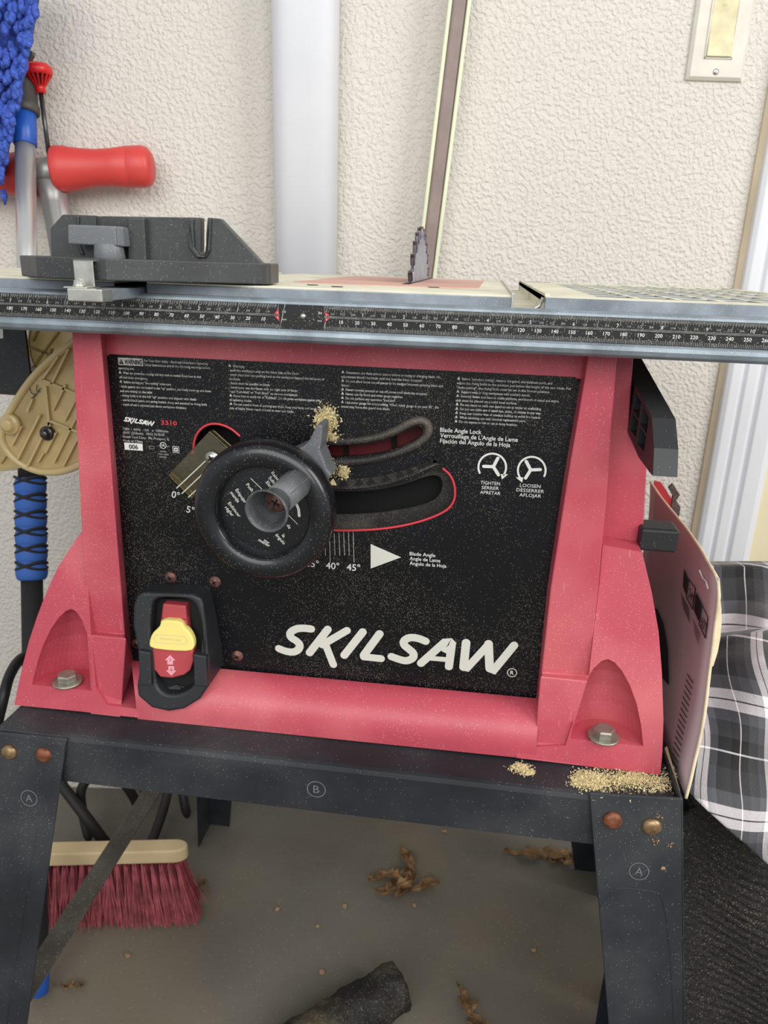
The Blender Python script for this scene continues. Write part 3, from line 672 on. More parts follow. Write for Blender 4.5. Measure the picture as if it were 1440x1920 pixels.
# small logo block
def logo(o, sx, sz, wid, m):
    S1 = [(262, 150), (235, 141), (190, 137), (150, 142), (125, 165), (132, 190), (160, 205), (182, 225), (178, 252), (150, 268), (110, 262), (62, 246)]
    S2 = [(860, 208), (830, 195), (780, 187), (745, 200), (735, 222), (752, 243), (780, 258), (798, 280), (790, 303), (755, 316), (715, 308), (670, 292)]
    S2 = [(x, y) for x, y in S2]
    st = [chaikin([V(p) for p in S1], 3), [V((330, 144)), V((230, 272))], [V((434, 150)), V((300, 232))], [V((312, 205)), V((362, 335))], [V((518, 158)), V((418, 286))],
          [V((612, 166)), V((545, 250)), V((522, 284)), V((540, 297)), V((620, 302))], chaikin([V(p) for p in S2], 3), [V((832, 328)), V((955, 212)), V((985, 207)), V((1002, 222)), V((983, 346))], [V((880, 300)), V((985, 308))], [V((940, 262)), V((965, 272)), V((985, 262))],
          [V((1078, 216)), V((1062, 345)), V((1075, 350)), V((1192, 228)), V((1206, 224)), V((1206, 352)), V((1222, 362)), V((1338, 230))]]
    for s in st: b.ribbon([((p.x-40)*sx, -(p.y-248)*sz-(p.x-40)*sz*.0) for p in s], wid, m, o, AX, AZ)
# big logo: strokes follow the photo's pixels, unprojected onto the panel plane
def biglogo():
    def u2(p): q3 = pp(500+p[0]/2.88, 1130+p[1]/2.88); return (q3.x, q3.z)
    S1 = [(240, 142), (200, 137), (160, 140), (125, 160), (128, 188), (160, 205), (182, 228), (172, 256), (140, 269), (100, 262), (66, 248)]
    S2 = [(858, 208), (820, 192), (775, 186), (742, 202), (738, 226), (765, 248), (795, 272), (792, 300), (755, 316), (715, 306), (674, 291)]
    st = [(chaikin([V(p) for p in S1], 3), 46), ([(330, 144), (232, 270)], 46), ([(434, 150), (300, 228)], 44), ([(308, 200), (360, 334)], 44), ([(519, 158), (419, 284)], 46),
          ([(610, 168), (524, 284)], 46), ([(524, 292), (618, 302)], 44), (chaikin([V(p) for p in S2], 3), 46), ([(833, 327), (960, 214), (990, 212), (1000, 222), (984, 345)], 46), ([(890, 300), (985, 308)], 30), ([(960, 250), (985, 262)], 40),
          ([(1077, 216), (1063, 348)], 48), ([(1063, 348), (1082, 352), (1198, 226)], 44), ([(1198, 222), (1204, 352)], 48), ([(1204, 356), (1226, 364), (1336, 230)], 46)]
    for s, w in st: b.ribbon([u2(p) for p in s], w/2.88*.000392, 'logo', (0, E1_, 0), AX, AZ)
    c = u2((1325, 378)); r = 27/2.88*.000372
    b.ribbon([(c[0]+math.cos(2*PI*k/24)*r, c[1]+math.sin(2*PI*k/24)*r) for k in range(25)], .0006, 'logo', (0, E1_, 0), AX, AZ)
    b.text('R', (c[0], E1_, c[1]), AX, AZ, .0046, 'logo', align='CENTER', bold=.02, vc=True)
biglogo()
p = pp(232, 790); logo(p+AX*0+AZ*.0006, .0235/1300, .0235/1300*1.15, .0009, 'white')
b.text('3310', pp(302, 796), AX, AZ, .0046, 'prtred', width=.0122, bold=.02)
for u, v, tx, w in ((231, 806, '120V ~ 60Hz   15A   n  5000/min', 93), (231, 813, 'Ø10" (254mm)   F012 3310 05', 86), (231, 820.5, 'Bosch Tool Corp.  Mt. Prospect, IL', 96), (231, 828, 'Made in China', 41)):
    b.text(tx, pp(u, v), AX, AZ, .0026, 'txt', width=w*.000372, bold=.008)
p = pp(234, 843); b.prism([p, p+AX*.0142, p+AX*.0142+AZ*.0054, p+AZ*.0054], (0, -.00008, 0), 'white'); b.text('006', p+e2+AX*.0071+AZ*.001, AX, AZ, .0047, 'dark', align='CENTER', bold=.02)
p = pp(285, 839); b.ribbon([(p.x-.0018, p.z-.0010), (p.x+.0018, p.z-.0010), (p.x+.0018, p.z+.0010), (p.x-.0018, p.z+.0010), (p.x-.0018, p.z-.0010)], .0002, 'txt', (0, E1_, 0), AX, AZ)
p = pp(306, 835); b.ribbon([(p.x+math.cos(2*PI*k/20)*.0023, p.z+math.sin(2*PI*k/20)*.0023) for k in range(21)], .0004, 'white', (0, E1_, 0), AX, AZ); b.text('UL', p+AZ*.0001, AX, AZ, .0026, 'white', align='CENTER', vc=True, bold=.02)
b.text('c', p-AX*.0036-AZ*.001, AX, AZ, .0018, 'txt'); b.text('us', p+AX*.0028-AZ*.001, AX, AZ, .0018, 'txt')
for k, tx in enumerate(('LISTED', 'TOOL 263G', 'E152254')): b.text(tx, pp(306, 848+k*5.2), AX, AZ, .0016, 'txt', align='CENTER')
p = pp(330, 843)
for r, m in ((.0023, .00035), (.001, .0008)): b.ribbon([(p.x-r, p.z-r), (p.x+r, p.z-r), (p.x+r, p.z+r), (p.x-r, p.z+r), (p.x-r, p.z-r)], m, 'white', (0, E1_, 0), AX, AZ)
for k, tx in enumerate(('Blade Angle Lock', "Verrouillage de L'Angle de Lame", 'Fijación del Ángulo de la Hoja')):
    b.text(tx, pp(825, 809.5+k*10.3), AX, AZ, .0043, 'white', width=(78, 146, 132)[k]*.000367, bold=.008)
for k, tx in enumerate(('Blade Angle', 'Angle de Lame', 'Ángulo de la Hoja')): b.text(tx, pp(768, 1041+k*9), AX, AZ, .0040, 'white', width=(51, 61, 73)[k]*.000372, bold=.006)
for k, tx in enumerate(('TIGHTEN', 'SERRER', 'APRETAR')): b.text(tx, pp(919, 909+k*9), AX, AZ, .0035, 'white', align='CENTER', width=(37, 33, 39)[k]*.000367)
for k, tx in enumerate(('LOOSEN', 'DESSERRER', 'AFLOJAR')): b.text(tx, pp(994, 914+k*9), AX, AZ, .0035, 'white', align='CENTER', width=(39, 52, 41)[k]*.000367)
def wheelsym(cu, cv, mir):
    R0 = 26
    arc = [(cu+mir*R0*math.cos(t), cv+1-R0*.98*math.sin(t)) for t in [math.radians(205-k*(205+35)/24) for k in range(25)]]
    stroke(arc, 3.6, 'white')
    for an in (178, 62, -58):
        t = math.radians(an); stroke([(cu+mir*2, cv), (cu+mir*(2+18*math.cos(t)), cv-18*math.sin(t))], 6, 'white')
    e = (cu+mir*23, cv+19); b.face([pp(e[0]-mir*7, e[1]-5), pp(e[0]+mir*7, e[1]-5), pp(e[0]-mir*5, e[1]+5)], 'white')
wheelsym(923, 875, 1); wheelsym(997, 881, -1)
b.face([pp(695, 1020), pp(695, 1066), pp(752, 1045)], 'logo')
for tx, u, v in (('0°', 321, 932), ('5°', 349, 960), ('35°', 574, 1062), ('40°', 611, 1066), ('45°', 650, 1069)): 
    rot = {'0°': .22, '5°': .2}.get(tx, 0); b.text(tx, pp(u, v), AX*math.cos(rot)-AZ*math.sin(rot), AZ*math.cos(rot)+AX*math.sin(rot), .0076, 'white', bold=.008)
for k in range(8):
    u = 600+k*8.9; stroke([(u, 1000+(3-k)*1.2), (u+1.5, (1054 if k in (2, 7) else 1041))], 1.1, 'txt')
stroke([(371, 935), (365, 947)], 1.2, 'txt')
b.build('panel_print', po, recalc=False)['label'] = 'white printed warnings, symbols and logo'
# mechanisms behind / on the panel
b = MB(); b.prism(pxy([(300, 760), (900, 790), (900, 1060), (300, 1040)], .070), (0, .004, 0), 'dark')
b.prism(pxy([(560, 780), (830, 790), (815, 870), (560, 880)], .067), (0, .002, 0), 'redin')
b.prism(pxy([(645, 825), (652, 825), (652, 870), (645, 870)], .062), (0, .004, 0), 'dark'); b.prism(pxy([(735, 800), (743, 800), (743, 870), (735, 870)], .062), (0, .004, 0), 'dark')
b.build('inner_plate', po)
b = MB()   # rusty dark cover plate inside the lower slot, with its own slot
out = [(p.x, p.y) for p in lo_s]
b.prism(pxy([(560, 895), (862, 865), (865, 960), (700, 1005), (560, 1000)], .0540), (0, .002, 0), 'dustyblack'); cp = b.build('tilt_plate')
inn = chaikin([V((560, 918)), V((640, 922)), V((700, 920)), V((760, 908)), V((800, 892)), V((822, 890)), V((832, 905)), V((825, 930)), V((800, 945)), V((740, 958)), V((660, 966)), V((560, 962))], 2, True)
c = MB(); c.prism(pxs([(p.x, p.y) for p in inn], .054, -.02), (0, .04, 0), 'dark'); boolean(cp, c); attach(cp, po)
b = MB(); b.tube([Py(u, v, YP-.002) for u, v in chaikin([V((598, 993)), V((650, 995.5)), V((720, 992)), V((780, 981)), V((832, 962)), V((852, 942)), V((854, 915)), V((846, 892)), V((830, 878))], 3)], .0009, 'prtred', 8); b.build('red_slot_rim', po); b = MB()
b.tube([Py(u, v, YP-.002) for u, v in chaikin([V((362, 850)), V((365, 818)), V((382, 798)), V((405, 793)), V((432, 802)), V((450, 818))], 3)], .0009, 'prtred', 8); b.build('red_slot_rim', po)
b = MB()
b.tube([Py(u, v, YP-.0012) for u, v in chaikin([V((600, 826)), V((640, 829)), V((700, 823)), V((740, 809)), V((772, 790)), V((795, 787)), V((806, 802)), V((800, 822)), V((760, 845)), V((700, 863)), V((640, 867)), V((600, 866))], 3)], .0030, 'dustyblack', 8)
b.build('slot_ridge', po)
b = MB()
base = chaikin([V((585, 908)), V((640, 914)), V((700, 910)), V((755, 896)), V((800, 876)), V((820, 868))], 3)
topc = chaikin([V((585, 892)), V((640, 899)), V((700, 894)), V((755, 881)), V((800, 866)), V((815, 862))], 3)
m_ = min(len(base), len(topc)); b.prism([Py(p.x, p.y+4, YP-.002) for p in base]+[Py(p.x, p.y+2, YP-.002) for p in topc][::-1], (0, .006, 0), 'dustyblack')
n_ = 13
for k in range(n_):
    i = int((k+.5)/n_*(len(base)-1)); i2 = min(len(base)-1, i+1); p = base[i]; d = (base[i2]-p).normalized() if i2 != i else V((1, 0)); nn = V((d.y, -d.x))
    pts = [p-d*7.5+nn*1, p+d*7.5+nn*1, p+nn*13]
    b.prism([Py(x.x, x.y-1, YP-.0036) for x in pts], (0, .002, 0), 'dark' if k > 2 else 'sawdust')
b.build('tilt_gear', po)
# rocker flap: 4 panel screws
def cross_screw(u, v, y, r, parent, m='rusty', nm='screw'):
    p = Py(u, v, y); s = MB(); s.lathe(p, (0, -1, 0), [(-.001, r*1.22), (.0004, r*1.22), (.0006, r), (.0016, r*.85), (.0022, r*.45), (.0023, 0)], m, 24); o = s.build(nm, parent)
    s = MB()
    for a in (.5, .5+PI/2):
        d = AX*math.cos(a)+AZ*math.sin(a); e = -AX*math.sin(a)+AZ*math.cos(a); s.obox(p+V((0, -.0022, 0)), d*r*.55, V((0, .0003, 0)), e*r*.13, 'dark')
    s.build('cross_recess', o); return o
for u, v in ((320, 1083), (403, 1091), (445, 1230), (257, 1207)): cross_screw(u, v, YP-.002, .0038, po)
# ---- clear pointer
b = MB(); yb = .036
P4 = [(392, 809), (437, 849), (358, 937), (313, 893)]
b.prism(pxy(P4, yb), (0, .0012, 0), 'amber')
for k in range(4):
    a_, c_ = V(P4[k]), V(P4[(k+1) % 4]); m_ = (V(P4[0])+V(P4[2]))/2; ai, ci = a_.lerp(m_, .06), c_.lerp(m_, .06)
    b.prism(pxy([a_, c_, ci, ai], yb), (0, .008, 0), 'amber')
cg = b.build('clear_pointer', saw, bevel=.0006); cg['label'] = 'yellowed transparent angle pointer'
b = MB()
for a_, c_ in (((398, 870), (340, 925)), ((386, 862), (330, 915)), ((408, 880), (352, 932))): b.prism(pxy([a_, c_, (c_[0]+1.5, c_[1]+1.5), (a_[0]+1.5, a_[1]+1.5)], yb-.0004), (0, .0004, 0), 'logo')
b.build('pointer_line', cg)
cross_screw(397, 859, .034, .0042, cg, 'steel')
# ---- blade angle lock lever (three lobes)
yl = .012; b = MB()
lob = [(592, 800), (599, 795), (605, 799), (603, 825), (600, 845), (607, 862), (613, 880), (622, 890), (611, 906), (560, 960), (480, 900), (540, 850), (570, 836), (580, 825)]
b.prism(pxy(lob, yl), (0, .022, 0), 'lever'); lv = b.build('lock_lever', saw, bevel=.0015); lv['label'] = 'grey three-lobed blade angle lock lever'
# ---- handwheel
yw = .006; cw = Py(500, 953, yw-.004); hwh = (Py(628, 953, yw)-Py(372, 953, yw)).length/2
b = MB(); R0 = hwh; Ri = R0*.655
prof = [(.013, R0*.90), (.004, R0*.985), (-.002, R0), (-.008, R0*.99), (-.0115, R0*.965), (-.0135, R0*.92), (-.0145, R0*.86), (-.0145, R0*.78), (-.0135, R0*.70), (-.0125, R0*.675), (-.011, Ri), (-.006, Ri*.985), (0, Ri*.98)]
b.lathe(cw, (0, 1, 0), [(h, r) for h, r in prof], 'wheel', 96, capends=False); hwl = b.build('handwheel', saw); hwl['label'] = 'black round handwheel'
b = MB(); b.lathe(cw, (0, 1, 0), [(-.004, Ri*.99), (.010, Ri*.99)], 'wheel', 64); dl = b.build('dial_face', hwl)
b = MB(); b.cyl(cw+V((0, .010, 0)), cw+V((0, .07, 0)), .008, 'iron'); b.build('shaft', hwl)
yd = cw.y-.0046
b = MB()
rt = math.radians(-47)
def dt(tx, u, v, sz, ang, al='LEFT'):
    a = math.radians(ang); b.text(tx, Py(u, v, yd), AX*math.cos(a)+AZ*math.sin(a), AZ*math.cos(a)-AX*math.sin(a), sz, 'white', align=al, bold=.01)
dt('Raise', 508, 887, .0034, -50); dt('Subir', 503, 896, .0034, -50); dt('Elevar', 498, 905, .0034, -50)
dt('Push', 461, 909, .0034, -52); dt('Empujar', 441, 919, .0034, -55); dt('manija', 431, 924, .0034, -52); dt('Enfoncer', 427, 944, .0034, -52); dt('régler', 421, 952, .0034, -50)
dt('de', 537, 985, .0034, -55); dt('la', 528, 1004, .0034, -52); dt('ángulo', 516, 1003, .0034, -50); dt('sur', 494, 1014, .0034, -35); dt('mener', 484, 1014, .0034, -28)
q3 = [Py(u, v, yd) for u, v in ((470, 897), (492, 918))]; b.ribbon([(p.x, p.z) for p in q3], .0004, 'white', (0, yd, 0), AX, AZ)
q3 = [Py(u, v, yd) for u, v in ((541, 966), (558, 983))]; b.ribbon([(p.x, p.z) for p in q3], .0004, 'white', (0, yd, 0), AX, AZ)
q3 = [Py(u, v, yd) for u, v in ((556, 945), (560, 955), (561, 967))]; b.ribbon([(p.x, p.z) for p in q3], .0019, 'white', (0, yd, 0), AX, AZ)
b.build('dial_print', dl, recalc=False)
# spinner handle
kb = Py(563, 900, -.004); kn = Py(500, 958, -.058); kd = (kn-kb); Lk = kd.length; kd.normalize()
b = MB(); b.lathe(kb, kd, [(0, .0088), (.0015, .0102), (Lk*.66, .0092)], 'knurl', 6, smooth=False)
b.lathe(kb+kd*.002, kd, [(0, .0099), (Lk*.68, .0090)], 'knurl', 32)
for k in range(36):
    t = 2*PI*k/36; x = kd.orthogonal().normalized(); y = kd.cross(x); rr = x*math.cos(t)+y*math.sin(t)
    b.tube([kb+kd*.005+rr*.0098, kb+kd*(Lk*.70)+rr*.0089], .00035, 'knurl', 5)
b.lathe(kb, kd, [(Lk*.70, .0088), (Lk*.84, .0105), (Lk*.94, .0128), (Lk, .0138), (Lk+.0012, .0136), (Lk+.0014, .0128), (Lk-.001, .0118), (Lk-.006, .0098), (Lk-.012, .0080), (Lk-.0175, .0074)], 'knob', 48, capends=False)
kh = b.build('crank_handle', hwl); kh['label'] = 'grey crank handle with flared cup end'
b = MB(); p = kb+kd*(Lk-.0150); b.lathe(p, kd, [(-.002, .0076), (0, .0070), (.0016, .0062), (.0022, 0)], 'rusty', 28)
for a in (.3, .3+PI/2):
    x = kd.orthogonal().normalized(); y = kd.cross(x); d = x*math.cos(a)+y*math.sin(a); e = kd.cross(d); b.obox(p+kd*.0022, d*.0028, kd*.0004, e*.0006, 'dark')
b.build('handle_screw', kh)
# ---- switch box (black U shaped guard with paddle)
zT_, zB_ = Py(315, 1112, .026).z, Py(315, 1334, .007).z
pg, ng = tilt(zB_, .007, zT_, .026); AG = V((0, (.026-.007)/(zT_-zB_), 1)).normalized()
def PG(pts, off=0): return [PT(u, v, pg+V((0, off, 0)), ng) for u, v in pts]
outer = [(249, 1175), (250, 1135), (256, 1118), (268, 1111), (360, 1114), (376, 1121), (381, 1136), (386, 1180), (389, 1218), (392, 1240), (392, 1286), (374, 1312), (345, 1330), (316, 1335), (284, 1328), (258, 1306), (256, 1286), (262, 1250), (258, 1220)]
b = MB(); b.prism(PG(outer), (0, .034, 0), 'black'); sb = b.build('switch_guard')
c = MB(); inn = [(276, 1136), (300, 1131), (345, 1134), (357, 1144), (366, 1170), (372, 1200), (366, 1228), (366, 1270), (360, 1290), (345, 1308), (318, 1318), (295, 1314), (280, 1296), (279, 1240), (270, 1200), (272, 1160)]
c.prism(PG([(p.x, p.y) for p in chaikin([V(p) for p in inn], 2, True)], -.01), (0, .06, 0), 'black'); boolean(sb, c)
attach(sb, saw); sb['label'] = 'black switch guard frame'
bv = sb.modifiers.new('bevel', 'BEVEL'); bv.width = .0022; bv.segments = 3; bv.limit_method = 'ANGLE'; bv.angle_limit = math.radians(40)
b = MB(); b.prism(PG([(262, 1122), (378, 1124), (384, 1230), (384, 1286), (366, 1308), (340, 1324), (315, 1328), (284, 1318), (264, 1300), (262, 1230)], .011), (0, .020, 0), 'dark'); b.build('guard_back', sb)
b = MB(); cup = [(p.x, p.y) for p in chaikin([V(p) for p in [(278, 1298), (295, 1288), (330, 1283), (352, 1289), (364, 1300), (352, 1312), (322, 1321), (294, 1315)]], 2, True)]
cf = [PG([c_], .0095 if c_[1] < 1300 else .004)[0] for c_ in cup]; b.face(cf, 'dustyblack'); b.grid([cf, [p+V((0, .004, 0)) for p in cf]], 'black', closed=True); b.build('guard_cup', sb)
for q_ in ([(259, 1220), (281, 1224), (284, 1286), (262, 1284)], [(362, 1227), (386, 1231), (388, 1288), (364, 1286)]):
    b = MB(); b.prism(PG(q_, -.004), (0, .010, 0), 'black'); b.build('guard_step', sb, bevel=.0008)
pd = MB()
prw = [(282, 1212), (362, 1218), (362, 1240), (356, 1258), (345, 1266), (322, 1272), (300, 1270), (288, 1255), (282, 1238)]
pd.prism(PG(prw, .001), (0, .009, 0), 'swred'); pd.prism(PG([(305, 1132), (348, 1136), (351, 1170), (301, 1167)], .004), (0, .008, 0), 'swred'); pd.prism(PG([(301, 1160), (350, 1163), (356, 1216), (296, 1214)], .002), (0, .008, 0), 'swred')
pd_ = pd.build('switch_paddle', sb, bevel=.0012, seg=3); pd_['label'] = 'red switch paddle'
b = MB(); yel = chaikin([V(p) for p in [(301, 1162), (341, 1165), (345, 1176), (356, 1186), (363, 1200), (364, 1214), (358, 1222), (320, 1221), (281, 1216), (279, 1206), (284, 1189), (294, 1180), (300, 1173)]], 1, True)
b.prism(PG([(p.x, p.y) for p in yel], -.0015), (0, .006, 0), 'yellow'); yo = b.build('safety_key', pd_, bevel=.0012, seg=3); yo['label'] = 'pale yellow lock key'
b = MB(); og = PG([(320, 1199)], -.0018)[0]
b.ribbon([((q3-og).dot(AX), (q3-og).dot(AG)) for q3 in PG([(292, 1190), (345, 1193), (351, 1200), (347, 1208), (293, 1205), (288, 1197), (292, 1190)], -.0018)], .0004, 'caulk', og, AX, AG)
b.text('PULL OUT TO LOCK', og, AX, AG, .0026, 'caulk', width=.0165, align='CENTER', vc=True); b.build('key_print', yo, recalc=False)
b = MB()
def arrow(cu, cv, s, tx):
    b.face(PG([(cu+x, cv+y*s+x*.03) for x, y in [(0, -9), (10, 1), (5.5, 1), (5.5, 9), (-5.5, 9), (-5.5, 1), (-10, 1)]], .0008), 'swprint')
    b.text(tx, PG([(cu, cv+(0 if s > 0 else -2))], .0006)[0], AX, AG, .0032, 'swred', align='CENTER', vc=True, bold=.02)
arrow(319, 1237, 1, 'I'); arrow(321, 1258, -1, '0'); b.build('paddle_print', pd_, recalc=False)
# ---- fence bracket on the right side
xl, xr = .2025, .2165
b = MB()
pr = [Px(1185, 690, xl), Px(1222, 783, xl), Px(1226, 840, xl), Px(1224, 892, xl), Px(1216, 893, xl), Px(1200, 862, xl), Px(1176, 810, xl)]
pr[0] = V((xl, pr[1].y+.125, pr[1].z+.022)); pr[-1] = V((xl, pr[3].y+.125, pr[3].z+.012)); pr[-2] = V((xl, pr[3].y+.045, pr[3].z-.0)); pr[4] = V((xl, pr[3].y+.006, pr[3].z-.0005))
b.prism(pr, (xr-xl, 0, 0), 'black'); fb = b.build('fence_bracket')
c = MB(); ce = sum(pr, V())/len(pr); inner = [ce+(p-ce)*.84 for p in pr]; ys = sorted(p.y for p in inner)
tp0, tp1 = pr[1], pr[0]
for k in range(4):
    t0, t1 = .06+k*.23, .06+k*.23+.19
    a0 = tp0.lerp(tp1, t0); a1 = tp0.lerp(tp1, t1); zb0 = pr[3].z+.004+(.012*t0); 
    for h0, h1 in ((.12, .50), (.56, .93)):
        q4 = [V((xl-.01, a0.y, a0.z-(a0.z-zb0)*h0)), V((xl-.01, a1.y, a1.z-(a1.z-zb0)*h0)), V((xl-.01, a1.y, a1.z-(a1.z-zb0)*h1)), V((xl-.01, a0.y, a0.z-(a0.z-zb0)*h1))]
        c.prism(q4, (.0185, 0, 0), 'black')
boolean(fb, c); attach(fb, saw); fb['label'] = 'black ribbed storage bracket on the right side'
bv = fb.modifiers.new('bevel', 'BEVEL'); bv.width = .0008; bv.segments = 2; bv.limit_method = 'ANGLE'
b = MB(); pa = Py(1203, 992, .052); pb_ = Py(1269, 1038, .052); b.box(pa.x, pb_.x, .052, .075, pb_.z, Py(1203, 991, .052).z, 'black'); o = b.build('cord_wrap', saw, bevel=.002, seg=3); o['label'] = 'black block sticking out of the right side'
# ---- power cord at left
b = MB(); b.tube(chaikin([Py(60, 1225, .16), Py(36, 1235, .14), Py(16, 1268, .12), Py(6, 1310, .10), Py(-6, 1360, .10), Py(-20, 1440, .10)], 3), .0052, 'cable'); b.build('power_cord', saw)

# ================================================================== BLADE GUARD hanging under the table
bg = thing('blade_guard', 'yellowed clear plastic blade guard with black riving knife hanging left of the red housing', 'blade guard', V((-.26, .12, T-.03)))
def guard_side(y, outline, nm, ribs, rim):
    b = MB(); ol = chaikin([V(p) for p in outline], 2, True); b.prism([Py(p.x, p.y, y) for p in ol], (0, .0016, 0), 'guard')
    o = b.build(nm, bg); b = MB()
    b.tube([Py(p.x, p.y, y) for p in ol]+[Py(ol[0].x, ol[0].y, y)], rim, 'guardrib', 8, cap=False)
    b.build('rim', o)
    b = MB()
    for (x0, y0_, x1, y1_, w) in ribs:
        a_, c_ = V((x0, y0_)), V((x1, y1_)); n_ = (c_-a_).normalized(); n_ = V((-n_.y, n_.x))*w/2
        b.prism([Py(p.x, p.y, y-.004) for p in (a_-n_, c_-n_, c_+n_, a_+n_)], (0, .004, 0), 'guardrib')
    b.build('rib', o); return o
gs = guard_side(.125, [(170, 610), (140, 640), (108, 664), (62, 705), (22, 765), (6, 800), (2, 828), (26, 862), (66, 884), (110, 886), (150, 872), (185, 850), (190, 700)], 'guard_panel',
    [(78, 712, 150, 742, 4), (94, 790, 150, 812, 4), (22, 836, 40, 800, 3), (32, 862, 74, 778, 4), (50, 876, 92, 792, 4), (84, 850, 104, 812, 4), (70, 868, 82, 848, 3), (100, 868, 146, 775, 4), (118, 874, 148, 815, 4), (98, 770, 122, 722, 4), (108, 668, 78, 712, 4), (128, 654, 96, 720, 4), (120, 790, 148, 735, 4), (84, 725, 92, 800, 5), (60, 748, 50, 772, 4)], .0034)
guard_side(.185, [(48, 600), (140, 600), (150, 640), (130, 700), (62, 705)], 'guard_panel', [(50, 650, 90, 665, 3), (60, 690, 110, 620, 3), (95, 655, 80, 690, 4), (72, 615, 60, 640, 3)], .0012)
guard_side(.18, [(-20, 800), (10, 830), (50, 872), (20, 880), (-20, 882)], 'guard_panel', [(0, 870, 14, 850, 2)], .0014)
b = MB(); b.prism(pxy([(-20, 600), (44, 600), (56, 700), (40, 742), (-20, 738)], .155), (0, .003, 0), 'black'); rk = b.build('riving_knife', bg, bevel=.0005)
b = MB(); b.prism(pxy([(-15, 609), (5, 611), (6, 634), (-15, 637)], .1545), (0, .0004, 0), 'white'); b.build('sticker', rk)
for (u, v, r) in ((17, 796, .0062), (87, 813, .0042)):
    b = MB(); p = Py(u, v, .12); b.lathe(p, (0, -1, 0), [(-.004, r*1.5), (0, r*1.5), (.001, r*1.3), (.0012, r), (.004, r*.9), (.005, r*.5), (.0052, 0)], 'guardrib' if r > .005 else 'darkrod', 24); b.build('bolt', bg)
b = MB(); y_ = .1235
for pts in ([(55, 728), (59, 737), (66, 740), (63, 744)], [(70, 722), (68, 732), (75, 735)], [(58, 748), (66, 742), (76, 728)]):
    q3 = [Py(u, v, y_) for u, v in pts]; b.ribbon([(p.x, p.z) for p in q3], .0008, 'print', (0, y_, 0), AX, AZ)
b.build('ink_mark', gs, recalc=False)

# ================================================================== MITRE GAUGE
mg = thing('miter_gauge', 'dark grey mitre gauge with slotted fence and wing knob on the saw table', 'mitre gauge', V((-.12, .05, T)))
zt = T+.0008; zu = T+.0135
xE = Py(272, 545, .012).x; bw = .019
def at_y(u, v, y): return Py(u, v, y)
# base plate: straight front edge, left end rounded
FR = Py(490, 515, .012); FL = Py(200, 515, -.022); dF = (FL-FR); dF.z = 0
base = [V((FR.x, FR.y, 0)), V((FL.x, FL.y, 0))]
Lp = Py(52, 510, .015); base += [V(((FL.x+Lp.x)/2-.010, FL.y+.004, 0)), V((Lp.x+.003, Lp.y-.012, 0)), V((Lp.x, Lp.y, 0)), V((Lp.x+.004, Lp.y+.022, 0)), V((Lp.x+.03, Lp.y+.045, 0)), V((FR.x-.05, .072, 0)), V((FR.x+.001, .05, 0)), V((FR.x+.004, .02, 0))]
b = MB(); b.prism([V((p.x, p.y, zt)) for p in base], (0, 0, zu-zt), 'miter'); ba = b.build('base', mg, bevel=.0008)
fA = V((FR.x, FR.y+.016, 0)); fB = V((Lp.x+.012, Lp.y-.006+.010, 0)); fd = (fB-fA).normalized(); fn = V((-fd.y, fd.x, 0)); fn = fn if fn.y > 0 else -fn
def PM(u, v, off=0): return PT(u, v, fA-fn*off, fn)
ol = [(497, 505), (492, 494), (413, 410), (389, 408), (386, 440), (386, 470), (382, 478), (377, 472), (377, 408), (188, 405), (187, 440), (181, 440), (180, 404), (117, 402), (94, 428), (97, 505)]
ol = [(x, y) for x, y in ol]
b = MB(); b.prism([PM(u, v) for u, v in ol], fn*.008, 'miter')
fc = b.build('fence', mg, bevel=.0007)
b = MB()
for rr in ([(348, 410), (353, 410), (353, 465), (368, 484), (385, 484), (393, 470), (396, 408), (389, 408), (387, 470), (381, 479), (374, 478), (364, 464), (362, 410)],):
    b.prism([PM(u, v, .0022) for u, v in rr], fn*.003, 'miter')
b.build('fence_web', fc, bevel=.001, seg=3); b = MB()
b.prism([PM(u, v, .006) for u, v in ((238, 408), (270, 408), (275, 503), (240, 503))], fn*.007, 'miter')
b.build('fence_web', fc, bevel=.001, seg=3); b = MB()
b.prism([PM(u, v, .0015) for u, v in ((142, 404), (148, 404), (148, 455), (158, 478), (150, 478), (142, 455))], fn*.002, 'miter')
b.build('fence_web', fc, bevel=.001, seg=3)
b = MB(); kn_ = .018
yk_ = .004
kc = Py(197, 478, yk_)
b.cyl(V((kc.x, kc.y+.006, zu-.001)), V((kc.x, kc.y+.006, Py(197, 462, yk_).z+.002)), .0098, 'lever', 24, .0088)
b.prism([Py(u, v, yk_) for u, v in ((126, 421), (217, 424), (219, 462), (127, 458))], (0, .011, 0), 'lever'); b.prism([Py(217, 424, yk_), Py(219, 462, yk_), Py(234, 463, yk_+.005), Py(230, 425, yk_+.005)], (0, .009, 0), 'lever')
kb_ = b.build('lock_knob', mg, bevel=.0012); kb_['label'] = 'grey wing knob'
